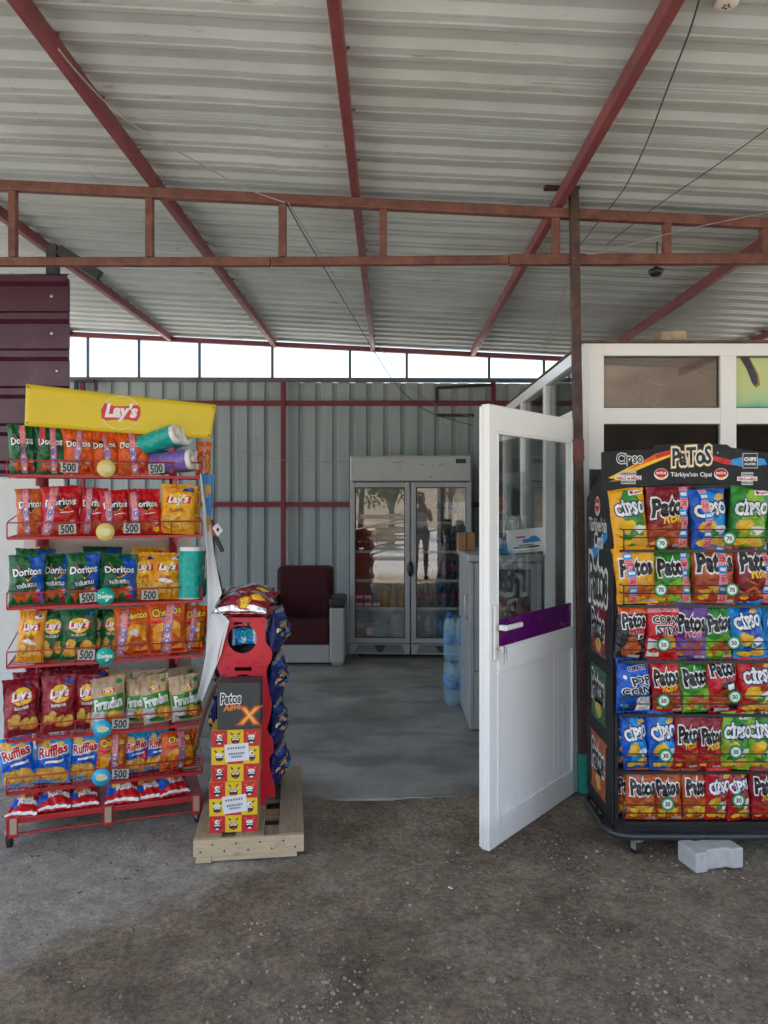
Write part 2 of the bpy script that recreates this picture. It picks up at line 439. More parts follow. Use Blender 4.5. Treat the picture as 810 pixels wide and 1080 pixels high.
# cross laps: thin dark overlap lips
for yl in (2.92, 4.05):
    lb = MB(); lb.bar((.55, yl, ROOFZ(.55)-.004), (4.9, yl, ROOFZ(4.9)-.004), .012, .004, 0)
    if yl > 4: lb = MB(); lb.bar((-1.1, 3.33, ROOFZ(-1.1)-.004), (4.9, 3.33, ROOFZ(4.9)-.004), .010, .004, 0)
    lb.build('sheet_lap', ROOFM, roof)
for x in (-4.5, -3.42, -2.34, -1.235, -.18, .885, 2.18, 3.3, 4.4):
    r_ = MB(); r_.bar((x, Y0+.05, ROOFZ(x)-.036), (x, Y1-.06, ROOFZ(x)-.036), .043, .066)
    # pop rivets / screw tips along the rafter
    y = Y0+.3
    k = 0
    while y < Y1-.3:
        r_.box(x+.024, y, ROOFZ(x)-.012, x+.036, y+.012, ROOFZ(x)-.002); y += .41+.03*((k*7) % 3); k += 1
    r_.build('rafter', RUSTP, roof, bevel=.006)
eb = MB(); eb.bar((XL, 8.10, ROOFZ(XL)-.045), (XR, 8.10, ROOFZ(XR)-.045), .05, .05)
eb.build('eaves_beam', RUSTP, roof)

# --- flat truss under the rafters
TY = 3.96
truss = thing('roof_truss', (0, TY, 2.78), 'long rusty ladder truss of red steel tube crossing under the roof', 'truss')
zt = lambda x: ROOFZ(x)-.103
tb = MB(); tb.bar((-5.0, TY, zt(-5)), (4.6, TY, zt(4.6)), .05, .052); tb.build('top_chord', RUST, truss, bevel=.006)
tb = MB(); tb.bar((-5.0, TY, 2.79), (-.62, TY, 2.79), .044, .044); tb.bar((-.618, TY, 2.79), (.62, TY, 2.80), .041, .044); tb.bar((.622, TY, 2.80), (4.6, TY, 2.815), .048, .055)
tb.build('bottom_chord', RUST, truss, bevel=.006)
for px in (-130, 14, 158, 298, 404, 586, 703, 806, 920):
    x = X_at(px, TY); s_ = MB(); s_.bar((x, TY, 2.79+.024), (x, TY, zt(x)-.025), .040, .040); s_.build('strut', RUST, truss, bevel=.005)

# --- leaning steel post with the elbow at its head
post = thing('steel_post', (1.0, 3.93, 0), 'rusty brown square steel post standing between the open white door and the black chip rack', 'post')
pm_ = MB(); pm_.bar((1.005, 3.925, -.02), (.952, 3.925, 3.155), .046, .046); pm_.build('shaft', BROWNM, post, bevel=.005)
pm_ = MB(); pm_.bar((.982, 3.925, 3.182), (.80, 3.925, 3.182), .052, .055); pm_.build('head_bracket', BROWNM, post, bevel=.004)
TEAL = mat('teal_paint', (.02,.30,.25), .5, var=.3, scale=30, dirt=(.12,.06,.03), dirt_amt=.8, dscale=30)
pm_ = MB(); pm_.bar((1.0035, 3.925, .04), (.9995, 3.925, .24), .0545, .0545); pm_.build('painted_foot', TEAL, post)
pm_ = MB(); pm_.bar((.9735, 3.925, 1.75), (.9715, 3.925, 1.86), .054, .054); pm_.build('red_paint_patch', RUSTP, post)

# --- back wall: ribbed sheet, maroon girts, open strip above with thin mullions
wall = thing('back_wall', (-1, 8.05, 0), 'pale blue ribbed metal back wall with maroon frame bars and an open strip above', 'wall')
wb = MB()
WT = lambda x: 2.80-.006*x
pr = trap_pts(-5.6, 3.5, .182, .026, .62, .07)
zs = [0.02, 1.5, 2.8]
for i in range(len(pr)-1):
    (xa, da), (xb, db) = pr[i], pr[i+1]
    wb.add([(xa, 8.13-da, .02), (xb, 8.13-db, .02), (xb, 8.13-db, WT(xb)), (xa, 8.13-da, WT(xa))], [(0,1,2,3)], 0)
m, nt, b = _new('blue_grey_cladding'); v = coord(nt)
c = ramp(nt, noi(nt, coord(nt, (1, 1, .25)), 2.0, 6, .6), [(.3, (.33,.39,.40)), (.7, (.43,.495,.50))]).outputs[0]
c = mixc(nt, ramp(nt, noi(nt, coord(nt, (6, 6, .5)), 2.2, 8, .7), [(.55, (0,0,0)), (.75, (.35,)*3)]).outputs[0], c, (.16,.17,.16))
nt.links.new(c, b.inputs['Base Color']); b.inputs['Roughness'].default_value = .45
wb.build('cladding', m, wall, solid=.0015)
MULL = mat('grey_mullion', (.13,.13,.135), .5, var=.2)
k_ = MB(); k_.bar((-5.6, 8.085, 2.838), (3.5, 8.085, 2.815), .05, .045); k_.build('cap_rail', MULL, wall)
for z in (2.576, 1.50):
    q = MB(); q.bar((-5.6, 8.06, z), (3.5, 8.06, z), .04, .05); q.build('girt', MAROON, wall, bevel=.004)
for px in (299, 88, 520, -100):
    x = X_at(px, 8.06); q = MB(); q.bar((x, 8.04, .03), (x, 8.04, 2.80), .05, .034); q.build('stud', MAROON, wall, bevel=.004)
for px in (-150, -60, 20, 92, 146, 210, 287, 369, 429, 516, 574, 640, 700):
    x = X_at(px, 8.10); q = MB(); q.bar((x, 8.12, 2.84), (x, 8.12, ROOFZ(x)-.07), .028, .02); q.build('mullion', MULL, wall)
q = MB()
Yb = 7.98
for a, c_ in (((461,409),(519,406)), ((461,409),(461,428)), ((461,438),(500,438))):
    q.bar(P(*a, Yb), P(*c_, Yb), .03, .03)
q.build('dark_bracket_frame', BLACKM, wall)
q = MB()
for a, c_ in (((80,402),(101,402)), ((80,402),(80,412)), ((101,402),(101,412))): q.bar(P(*a, 8.0), P(*c_, 8.0), .03, .03)
q.build('small_bracket_frame', BLACKM, wall)

# --- purple ribbed panel and the white panel under it, at the left
PURPM = mat('purple_sheet', (.060,.010,.028), .34, var=.12, scale=3, dirt=(.16,.08,.10), dirt_amt=.3)
pp = thing('purple_panel', (-2.6, 4.35, 2.2), 'glossy dark purple wall panel of horizontal ribs behind the yellow sign', 'wall panel')
pr = trap_pts(1.68, 2.846, .215, .035, .16, .09)
q = MB()
for i in range(len(pr)-1):
    (za, da), (zb, db) = pr[i], pr[i+1]
    q.add([(-4.2, 4.36-da, za), (-1.838, 4.36-da, za), (-1.838, 4.36-db, zb), (-4.2, 4.36-db, zb)], [(0,1,2,3)], 0)
q.build('ribbed_sheet', PURPM, pp, solid=.002)
q = MB()
for z in (2.72, 2.505, 2.29, 2.075, 1.86):
    for x in (-1.93+.02*math.sin(z*9), -2.7, -3.5): q.lathe([(0, 0), (.011, 0), (.011, .004), (.005, .009), (0, .009)], 8, 0, Matrix.Translation((x, 4.36, z)) @ Matrix.Rotation(R(90), 4, 'X'))
q.build('screw', STEEL, pp)
q = MB(); q.bar((-1.9, 4.42, .02), (-1.9, 4.42, 2.84), .05, .05); q.bar((-4.1, 4.42, .02), (-4.1, 4.42, 2.84), .05, .05); q.build('support_post', BLACKM, pp)
q = MB(); q.bar(P(56, 292, 4.42), P(56, 259, 4.42), .06, .06); q.build('bracket_post', DKGREY, pp, bevel=.003)
q = MB(); q.bar(P(63, 264, 4.42), P(105, 291, 4.42), .05, .06); q.build('bracket_arm', DKGREY, pp, bevel=.003)
wp = MB(); wp.box(-4.1, 4.34, .12, -1.86, 4.385, 1.672)
o = wp.build('white_wall', mat('white_board', (.62,.63,.62), .5, var=.05, dirt=(.35,.32,.28), dirt_amt=.3), bevel=.004)
tag(recenter(o, (-2.9, 4.36, .12)), 'plain white wall under the purple ribbed panel at the left', 'wall')

# --- overhead bits
lamp = thing('round_ceiling_lamp', P(766, 2, 2.42), 'round pale ceiling lamp fixture at the top right of the roof', 'lamp')
c0 = Vector(P(766, 2, 2.42)); zc = ROOFZ(c0.x)
q = MB(); q.lathe([(0, -.012), (.024, -.012), (.036, -.008), (.039, 0)], 24, 0, Matrix.Translation((c0.x, 2.42, zc))); q.build('bezel', mat('lamp_bezel', (.62,.58,.52), .5), lamp)
q = MB()
for k in range(5): q.lathe([(0, -.003), (.003, -.003), (.003, 0)], 8, 0, Matrix.Translation((c0.x+.010*math.cos(k*1.257), 2.42+.010*math.sin(k*1.257), zc-.012)))
q.build('led_dot', BLACKM, lamp)
dl = thing('bulb_holder', P(692, 286, 4.6), 'small black lamp holder hanging under the roof right of the post', 'lamp holder')
c0 = P(692, 286, 4.6)
q = MB(); q.lathe([(0, -.03), (.03, -.028), (.045, -.01), (.045, .006), (.02, .02), (.006, .03), (.006, .06)], 16, 0, Matrix.Translation(c0)); q.build('shade', BLACKM, dl)
q = MB(); q.tube([c0+Vector((0, 0, .06)), c0+Vector((.01, 0, .2)), Vector((c0.x, 4.6, ROOFZ(c0.x)-.004))], .004, 6); q.build('drop_cord', BLACKM, dl)

def cable(name, pts, r, m_, label, cat='cable', sag=0):
    # smooth polyline through pts (Catmull-Rom)
    pts = [Vector(p) for p in pts]; out = []
    for i in range(len(pts)-1):
        p0 = pts[max(i-1, 0)]; p1 = pts[i]; p2 = pts[i+1]; p3 = pts[min(i+2, len(pts)-1)]
        for k in range(8):
            t = k/8
            out.append(.5*((2*p1)+(p2-p0)*t+(2*p0-5*p1+4*p2-p3)*t*t+(-p0+3*p1-3*p2+p3)*t**3))
    out.append(pts[-1])
    q = MB(); q.tube(out, r, 6); o = q.build(name, m_); recenter(o, pts[0]); return tag(o, label, cat)
def RP(px, py, gap=.012):
    """the point on the underside of the roof (gap below it) along a sight line"""
    Y = (1.64-gap)/((HY-py)/F+.05*(px-CX)/F); return P(px, py, Y)
CORDW = mat('pale_cord', (.36,.34,.31), .7); CORDB = mat('dark_wire', (.06,.055,.05), .6)
cable('cord', [RP(62,52,.085), RP(85,80,.085), RP(118,114,.085), RP(150,138,.09), RP(210,172,.10), RP(258,198,.11), P(302,214,3.91)], .003, CORDW, 'pale cord tied along the left rafter and reaching to the truss')
cable('electric_wire', [P(302,214,3.9), P(322,250,4.6), P(345,288,5.4), P(368,326,6.3), P(392,366,7.2), P(420,408,7.7), P(452,434,7.95), P(499,449,7.95)], .004, CORDB, 'dark wire running from the truss down to the top of the back wall')
cable('electric_wire', [P(304,214,3.9), P(330,256,4.7), P(352,290,5.4), P(376,330,6.3), P(402,368,7.2), P(430,404,7.7), P(462,428,7.9), P(499,440,7.9)], .003, CORDW, 'pale thin wire running beside the dark one to the back wall')
cable('electric_wire', [RP(739,-6,.02), RP(727,34,.03), RP(706,88,.02), RP(683,148,.03), RP(660,196,.06), P(636,228,3.86), P(612,258,3.9)], .003, CORDB, 'dark wire hanging across the roof right of the post head')
cable('cord', [P(822,222,3.88), P(760,234,3.9), P(703,247,3.9), P(650,262,3.9), P(622,268,3.9), P(612,262,3.9)], .0022, CORDW, 'pale cord slung along the truss to the post')
cable('cord', [P(606,272,3.9), P(598,296,4.6), P(588,330,5.5), P(578,362,6.5), P(574,372,7.2)], .003, CORDW, 'pale cord dropping behind the post to the glass side wall')
cable('electric_wire', [P(222,470,8.0), P(262,478,8.0), P(300,485,7.98), P(335,487,7.98), P(369,487,7.95)], .003, CORDW, 'thin pale wire strung along the back wall to the fridge')
cable('electric_wire', [RP(640,258,.02), RP(668,236,.02), RP(700,212,.02), RP(740,185,.02), RP(790,150,.02), RP(830,120,.02)], .0025, CORDB, 'dark wire under the right rafter from the lamp holder')
# ================================================================== KIOSK (white pvc cabin at the right) WITH ITS DOOR
GLASS = glass('window_glass', (.93,.96,.96), .10, minr=.07)
BROWNREFL = glass('brown_reflection_glass', (.55,.55,.55), .12, dust_and_reflection=.7, reflcol=(.23,.175,.14), minr=.2)  # brown of the mirrored yard painted in as an uneven film
DARKG = glass('dark_glass', (.03,.033,.035), .03, minr=.018)
CLEARG = glass('clear_glass', (.95,.97,.97), .03, minr=.015)
GASK = mat('rubber_gasket', (.03,.03,.03), .6)
kiosk = thing('kiosk', (1.02, 4.0, 0), 'white pvc framed cabin with big panes and an open door behind the black chip rack', 'kiosk')
KX0, KX1, KY0, KY1 = 1.02, 3.3, 4.0, 7.9
q = MB()
q.box(KX0, KY0, .02, 1.13, KY0+.07, 2.375)                       # left jamb
q.box(1.13, KY0+.001, 2.31, KX1, KY0+.07, 2.375)                 # head
q.box(1.745, KY0+.002, .14, 1.83, KY0+.07, 2.31)                 # mullion
q.box(1.13, KY0+.003, 1.95, 1.745, KY0+.07, 2.035); q.box(1.83, KY0+.003, 1.95, 2.5, KY0+.07, 2.035); q.box(2.5, KY0+.002, .14, 2.58, KY0+.07, 2.31)
q.box(1.13, KY0+.001, .02, KX1, KY0+.07, .14); q.box(KX1-.08, KY0+.002, .14, KX1, KY0+.07, 2.31)
q.box(KX0+.028, KY0-.004, .05, KX0+.034, KY0+.002, 2.33)         # joint line cover
q.build('front_frame', PVC, kiosk, bevel=.006)
q = MB()                                                          # side wall frame, door opening between y 4.07 and 4.98
q.box(KX0, 4.07, 2.30, KX0+.07, KY1, 2.372); q.box(KX0+.001, 4.98, .02, KX0+.07, 5.06, 2.30)
for y in (5.86, 6.78, 7.82): q.box(KX0+.001, y, .88, KX0+.07, y+.075, 2.30)
q.box(KX0+.002, 5.06, .86, KX0+.07, KY1, .94); q.box(KX0+.002, 5.06, .02, KX0+.07, KY1, .10)
q.box(KX0+.001, 4.07, 1.985, KX0+.07, 4.98, 2.05)
q.build('side_frame', PVC, kiosk, bevel=.005)
q = MB(); q.box(KX0+.025, 5.06, .10, KX0+.045, KY1, .86); q.build('side_panel', PVC, kiosk)
for (a, c) in ((5.06, 5.86), (5.935, 6.78), (6.855, 7.82)):
    q = MB(); q.box(KX0+.03, a, .94, KX0+.036, c, 2.30); q.build('side_pane', GLASS, kiosk)
q = MB(); q.box(KX0+.03, 4.07, 2.05, KX0+.036, 4.98, 2.30); q.build('door_transom_pane', GLASS, kiosk)
q = MB(); q.box(1.13, KY0+.03, 2.035, 1.745, KY0+.036, 2.31); q.build('upper_pane', BROWNREFL, kiosk)
m, nt, b = _new('poster_print'); v = coord(nt)
sx = nt.nodes.new('ShaderNodeSeparateXYZ'); nt.links.new(v, sx.inputs[0])
mr = nt.nodes.new('ShaderNodeMapRange'); nt.links.new(sx.outputs[2], mr.inputs[0]); mr.inputs['From Min'].default_value = 2.02; mr.inputs['From Max'].default_value = 2.2
nn = nt.nodes.new('ShaderNodeMath'); nn.operation = 'ADD'; nt.links.new(mr.outputs[0], nn.inputs[0])
n2 = nt.nodes.new('ShaderNodeMath'); n2.operation = 'MULTIPLY_ADD'; n2.inputs[1].default_value = .5; n2.inputs[2].default_value = -.25
nt.links.new(noi(nt, v, 5, 2), n2.inputs[0]); nt.links.new(n2.outputs[0], nn.inputs[1])
nt.links.new(ramp(nt, nn.outputs[0], [(.1, (.20,.62,.40)), (.35, (.55,.78,.40)), (.7, (.74,.80,.33))]).outputs[0], b.inputs['Base Color']); b.inputs['Roughness'].default_value = .5
q = MB(); q.box(1.832, KY0+.045, 2.037, 2.498, KY0+.049, 2.308, 0)
fn = lambda x, y: Vector((x, KY0+.0435, y))
pa = [(1.872, 2.305), (1.915, 2.305), (1.955, 2.22), (1.962, 2.17), (1.945, 2.155), (1.93, 2.175), (1.905, 2.245)]
q.shape(polyd([(x+.0, z) for x, z in pa]), lambda x, y: Vector((x+(x-1.915)*.28, KY0+.0441, y+(y-2.235)*.12)), 2)
q.shape(polyd(pa), fn, 1)
q.build('poster', [m, mat('poster_dark', (.03,.025,.06), .5), mat('poster_edge', (.45,.22,.03), .5)], kiosk)
q = MB(); q.box(1.832, KY0+.03, 2.037, 2.498, KY0+.036, 2.308); q.build('poster_pane', CLEARG, kiosk)
for a, c in ((1.13, 1.745), (1.83, 2.5), (2.58, KX1-.08)):
    q = MB(); q.box(a, KY0+.03, .14, c, KY0+.036, 1.95); q.build('lower_pane', DARKG, kiosk)
q = MB(); q.box(2.58, KY0+.03, 2.04, KX1-.08, KY0+.036, 2.31); q.build('upper_pane', BROWNREFL, kiosk)
q = MB()
for a, c, z0, z1 in ((1.13, 1.745, 2.035, 2.31), (1.13, 1.745, .14, 1.95), (1.83, 2.5, 2.035, 2.31), (1.83, 2.5, .14, 1.95)):
    for (x0, zz0, x1, zz1) in ((a, z0, a+.006, z1), (c-.006, z0, c, z1), (a+.006, z0, c-.006, z0+.006), (a+.006, z1-.006, c-.006, z1)): q.box(x0, KY0+.024, zz0, x1, KY0+.0295, zz1)
q.build('gasket', GASK, kiosk)
q = MB(); q.box(KX0, KY0-.01, 2.378, KX1, KY1, 2.39); q.build('flat_roof', mat('rusty_roof_edge', (.12,.07,.05), .7, var=.4, scale=20), kiosk)
KIN = mat('kiosk_inside', (.70,.71,.72), .8)
q = MB(); q.box(KX0+.08, 7.8, .03, KX1, 7.82, 2.37); q.box(KX1-.02, KY0+.08, .03, KX1, 7.8, 2.37); q.box(1.75, 4.9, .03, 1.77, 7.8, 2.37); q.build('inner_wall', KIN, kiosk)
q = MB(); q.box(KX0+.075, KY0+.075, .028, KX1-.03, 7.8, .032); q.build('inner_floor', KIN, kiosk)

DOORG = glass('door_glass', (.95,.975,.975), .06, minr=.045)
PVCD = PVC.copy(); PVCD.name = 'white_pvc_door'; nt = PVCD.node_tree; b = nt.nodes['Principled BSDF']
old = b.inputs['Base Color'].links[0].from_socket; v = coord(nt); sx = nt.nodes.new('ShaderNodeSeparateXYZ'); nt.links.new(v, sx.inputs[0])
ad = nt.nodes.new('ShaderNodeMath'); ad.operation = 'MULTIPLY_ADD'; nt.links.new(noi(nt, coord(nt, (1, 1, .35)), 9, 7, .7), ad.inputs[0]); ad.inputs[1].default_value = -.22; nt.links.new(sx.outputs[2], ad.inputs[2])
mk = ramp(nt, ad.outputs[0], [(.0, (.26,)*3), (.07, (0,0,0))]); mk.color_ramp.elements[0].position = 0.0
nt.links.new(mixc(nt, mk.outputs[0], old, (.30,.26,.21)), b.inputs['Base Color'])
# --- the open door (a part of the kiosk, its pieces sub-parts)
H = Vector((.955, 3.99, 0)); Fe = Vector((.397, 3.30, 0))
dd = (Fe-H); DW = dd.length; dd.normalize(); dn = Vector((-dd.y, dd.x, 0)); 
if dn.dot(Vector((0, 0, 0))-H) < 0: dn = -dn
# local: a along door from hinge to free edge, t out of the face towards the camera, z up
DM = Matrix(((dd.x, dn.x, 0, H.x), (dd.y, dn.y, 0, H.y), (0, 0, 1, 0), (0, 0, 0, 1)))
Z0, Z1 = .03, 1.965; ST = .068
q = MB(); 
q.box(0, 0, Z0, ST, .042, Z1, 0, DM); q.box(DW-ST, 0, Z0, DW, .042, Z1, 0, DM)
q.box(ST, .001, Z1-.115, DW-ST, .041, Z1, 0, DM); q.box(ST, .001, Z0, DW-ST, .041, Z0+.115, 0, DM); q.box(ST, .001, .80, DW-ST, .049, .89, 0, DM)
q.box(DW-.002, -.006, Z0+.01, DW+.008, .012, Z1-.01, 0, DM)   # overlapping sash lip on the free edge
door = q.build('door', PVCD, kiosk, bevel=.008, seg=3)
def dpart(name, q, m_, **k): return q.build(name, m_, door, **k)
q = MB(); q.box(ST, .026, .89, DW-ST, .032, Z1-.115, 0, DM); dpart('pane', q, DOORG)
q = MB(); q.box(ST+.002, .0335, .892, DW-ST-.002, .0345, 1.02, 0, DM); dpart('purple_film', q, mat('purple_film', (.10,.006,.13), .2, var=.1))
q = MB(); 
w0, w1 = ST, DW-ST; nb = 5
for k in range(nb):   # tongue-and-groove boards
    a = w0+.05*k; c = w0+.05*(k+1) if k < nb-1 else w1; q.box(a+.0006, .012, Z0+.115, c-.0006, .034, .80, 0, DM)
q.box(w0, .010, Z0+.115, w1, .0328, .80, 0, DM)
dpart('lower_panel', q, PVCD, bevel=.0006, seg=1)
q = MB()
for (a, z0, c, z1) in ((ST, Z0+.115, ST+.012, .80), (DW-ST-.012, Z0+.115, DW-ST, .80), (ST+.012, Z0+.115, DW-ST-.012, Z0+.13), (ST+.012, .786, DW-ST-.012, .80),
                       (ST, .89, ST+.010, Z1-.115), (DW-ST-.010, .89, DW-ST, Z1-.115), (ST+.01, Z1-.127, DW-ST-.01, Z1-.115), (ST+.01, .89, DW-ST-.01, .90)):
    q.box(a, .034, z0, c, .0452, z1, 0, DM)
dpart('glazing_bead', q, PVCD, bevel=.004)
q = MB(); q.box(ST+.001, .0325, .895, ST+.005, .0415, Z1-.12, 0, DM); q.box(DW-ST-.005, .0325, .895, DW-ST-.001, .0415, Z1-.12, 0, DM); q.box(ST, .0325, Z1-.12, DW-ST, .0415, Z1-.116, 0, DM); dpart('gasket', q, GASK)
HX = DW-.038
q = MB(); q.box(HX-.016, .046, .85, HX+.016, .058, 1.09, 0, DM); q.box(HX-.012, .072, .985, HX+.012, .11, 1.009, 0, DM); q.box(HX-.135, .095, .986, HX+.012, .113, 1.008, 0, DM); dpart('handle', q, WHITE, bevel=.006, seg=3)
q = MB(); q.cyl(DM @ Vector((HX, .072, .905)), DM @ Vector((HX, .078, .905)), .010, 14)
q.box(HX-.006, .078, .893, HX+.006, .094, .917, 0, DM); q.box(HX-.03, .088, .85, HX-.026, .091, .90, 0, DM); q.box(HX-.012, .086, .835, HX-.008, .089, .89, 0, DM)
q.tube([DM @ Vector((HX-.012+.014*math.cos(t*.6), .089, .896+.014*math.sin(t*.6))) for t in range(10)], .0015, 5, closed=False); dpart('key', q, STEEL)
q = MB()
for z in (.25, 1.0, 1.75): q.cyl(DM @ Vector((-.012, .03, z-.045)), DM @ Vector((-.012, .03, z+.045)), .011, 12)
dpart('hinge', q, WHITE)

# --- stone on the kiosk roof
rs = random.Random(5); bm = bmesh.new(); bmesh.ops.create_cube(bm, size=1); bmesh.ops.subdivide_edges(bm, edges=bm.edges[:], cuts=5, use_grid_fill=True)
for v_ in bm.verts:
    p = v_.co.copy(); l = p.length; v_.co = (p*.72+p.normalized()*.14)*(1+.12*noise.noise(p*3.0))+Vector((0, 0, .02*noise.noise(p*9)))
    v_.co = Vector((v_.co.x*.145, v_.co.y*.12, v_.co.z*.072))
for f in bm.faces: f.smooth = True
me = bpy.data.meshes.new('stone'); bm.to_mesh(me); bm.free(); me.materials.append(mat('sandy_stone', (.42,.33,.24), .9, var=.3, scale=20, bmp=.6, bscale=90))
o = bpy.data.objects.new('stone', me); COL.objects.link(o); o.location = (X_at(707, 4.09), 4.09, 2.39+.027); tag(o, 'rough sandy stone lying on top of the white cabin', 'stone')

# ================================================================== FRIDGE
FA = -math.atan(32/800.0)
FW = 1.17
fc = Vector((X_at(433, 7.30), 7.30, .026))
fr = thing('drinks_fridge', fc, 'white two door glass drinks fridge standing against the back wall', 'fridge', rz=FA)
FG = glass('fridge_glass', (.97,.98,.98), .30, minr=.095)
FWH = mat('fridge_white', (.50,.515,.52), .35, var=.06, dirt=(.30,.27,.24), dirt_amt=.4)
FIN = mat('fridge_inside', (.68,.69,.70), .5)
FGR = mat('fridge_grey_frame', (.43,.44,.45), .35, var=.05)
q = MB(); D = .64; w = FW/2
q.box(-w, .02, .06, -w+.035, D, 1.93); q.box(w-.035, .02, .06, w, D, 1.93); q.box(-w+.035, D-.03, .06, w-.035, D, 1.93); q.box(-w+.035, .05, .06, w-.035, D-.03, .13); q.box(-w, 0.02, 1.93, w, D, 1.95)
q.build('cabinet', FWH, fr, local=True, bevel=.006)
q = MB(); q.box(-w, -.012, 1.70, w, .30, 1.945); q.build('header_panel', FWH, fr, local=True, bevel=.018, seg=3)
# faint worn print on the header
q = MB(); fn = lambda x, y: Vector((x, -.0135, y))
for (a, b_, c_, d_) in ((-.17,1.875,-.12,1.885),(-.115,1.872,-.105,1.895),(-.10,1.80,-.097,1.87),(-.09,1.886,-.06,1.895),(.09,1.855,.12,1.866),(.20,1.848,.225,1.856),(.27,1.858,.30,1.867),(.18,1.735,.21,1.745)):
    q.shape(rectd(a, b_, c_, d_), fn)
q.build('worn_print', mat('worn_grey_print', (.25,.25,.26), .6), fr, local=True)
q = MB(); q.box(w-.15, -.016, 1.872, w-.055, -.0125, 1.915, 0); q.shape(tf(text2d('3.5'), w-.10, 1.893, .045), lambda x, y: Vector((x, -.0168, y)), 1)
q.build('display', [BLACKM, mat('lcd_dim', (.05,.06,.09), .3)], fr, local=True)
q = MB(); q.box(-w+.035, D-.035, .13, w-.035, D-.031, 1.7); q.box(-w+.036, .05, .13, -w+.04, D-.035, 1.7); q.box(w-.04, .05, .13, w-.036, D-.035, 1.7); q.build('liner', FIN, fr, local=True)
for sgn in (-1, 1):
    a = -w+.002 if sgn < 0 else .006; c = -.006 if sgn < 0 else w-.002; f_ = .048
    q = MB(); q.box(a, -.02, .145, a+f_, .018, 1.69); q.box(c-f_, -.02, .145, c, .018, 1.69); q.box(a+f_, -.019, 1.69-f_, c-f_, .018, 1.69); q.box(a+f_, -.019, .145, c-f_, .018, .145+f_)
    dr = q.build('door', FGR, fr, local=True, bevel=.005)
    q = MB(); q.box(a+f_, -.004, .145+f_, c-f_, .002, 1.69-f_); q.build('pane', FG, dr, local=True)
    q = MB()
    for (x0, z0, x1, z1) in ((a+f_, .193, a+f_+.008, 1.642), (c-f_-.008, .193, c-f_, 1.642), (a+f_+.008, .193, c-f_-.008, .201), (a+f_+.008, 1.634, c-f_-.008, 1.642)): q.box(x0, -.012, z0, x1, -.0045, z1)
    q.build('gasket', GASK, dr, local=True)
    if sgn < 0:
        q = MB(); q.lathe([(0, 0), (.028, 0), (.032, .02), (.0, .026)], 16, 0, Matrix.Translation((c+.004, -.02, .86)) @ Matrix.Diagonal((1, 1, 2.3, 1)) @ Matrix.Rotation(R(90), 4, 'X')); q.build('handle', DKGREY, dr, local=True)
    q = MB(); q.box(a, -.012, .035, c, .05, .138); g_ = q.build('grille', FGR, fr, local=True, bevel=.008)
    q = MB(); mid = (a+c)/2
    for k in range(7): q.box(a+.05+k*.004, -.0155, .055+k*.011, c-.05-k*.004, -.0125, .060+k*.011)
    q.prism([(mid-.06, .125), (mid+.06, .125), (mid+.02, .06), (mid-.02, .06)], .003, 0, Matrix.Translation((0, -.0175, 0))); q.build('slot', DKGREY, g_, local=True)
SHZ = (.20, .47, .74, 1.02, 1.30)
for z in SHZ[1:]:
    q = MB(); q.box(-w+.045, .06, z-.012, w-.045, .55, z-.002); q.box(-w+.042, .05, z-.014, w-.042, .06, z+.012); q.build('shelf', mat('shelf_white', (.62,.64,.65), .4), fr, local=True)
q = MB()
for sx_ in (-1, 1):
    for y_ in (.07, .55): q.cyl((sx_*(w-.1), y_, 0), (sx_*(w-.1), y_, .06), .022)
q.build('foot', BLACKM, fr, local=True)
FMAT = MW[fr.name]
# drinks and groceries inside
def bottle_proto(name, h, r, body, cap, label, cat, lab=None, group=None):
    t = thing(name, (0, 0, 0), label, cat, group=group)
    q = MB(); q.lathe([(0, 0), (r*.9, 0), (r, .012), (r, h*.25), (r*.95, h*.3), (r, h*.36), (r, h*.60), (r*.8, h*.74), (r*.36, h*.88), (r*.34, h*.93), (0, h*.93)], 12); q.build('bottle_body', body, t, local=True)
    q = MB(); q.lathe([(0, h*.93), (r*.42, h*.93), (r*.42, h), (0, h)], 10); q.build('cap', cap, t, local=True)
    if lab: q = MB(); q.lathe([(r*1.01, h*.37), (r*1.01, h*.58)], 12); q.build('wrap_label', lab, t, local=True)
    return t
def inside(x, y, z): return FMAT @ Matrix.Translation((x, y, z-.002+.0))
def fill(proto, spots):
    for i, (x, y, z) in enumerate(spots):
        M_ = inside(x, y, z)
        if i == 0: proto.matrix_basis = M_; MW[proto.name] = M_
        else: copy_tree(proto, M_)
COLA = mat('cola_bottle', (.018,.010,.010), .15); LBLUE = clear_plastic('water_blue', (.10,.42,.62), alpha=.55); CLEAR = clear_plastic('clear_bottle', (.55,.62,.66), alpha=.45)
fill(bottle_proto('cola_bottle', .25, .034, COLA, mat('cap_red', (.35,.02,.02), .4), 'dark drink bottle with a red cap on the lower right shelves of the fridge', 'bottle', mat('cola_label', (.30,.02,.02), .4), 'dark drink bottles in the fridge'),
     [(.07+.085*k, y, z) for z in (.74, .47) for y in (.085, .19) for k in range(6)])
fill(bottle_proto('dark_beer_bottle', .24, .033, mat('dark_green_bottle', (.008,.03,.02), .12), mat('cap_gold', (.4,.3,.1), .3), 'dark bottle with a golden cap, upper right rows of the fridge', 'bottle', mat('dk_label', (.04,.06,.12), .4), 'dark capped bottles in the fridge'),
     [(.28+.08*k, y, z) for z in (1.02, 1.30) for y in (.085, .19) for k in range(3)])
fill(bottle_proto('water_bottle', .26, .036, LBLUE, mat('cap_blue', (.02,.12,.5), .4), 'blue water bottle with a blue cap, bottom right of the fridge', 'bottle', mat('w_label', (.05,.25,.6), .4), 'blue water bottles in the fridge'),
     [(.29+.085*k, y, .135) for y in (.10, .20) for k in range(3)])
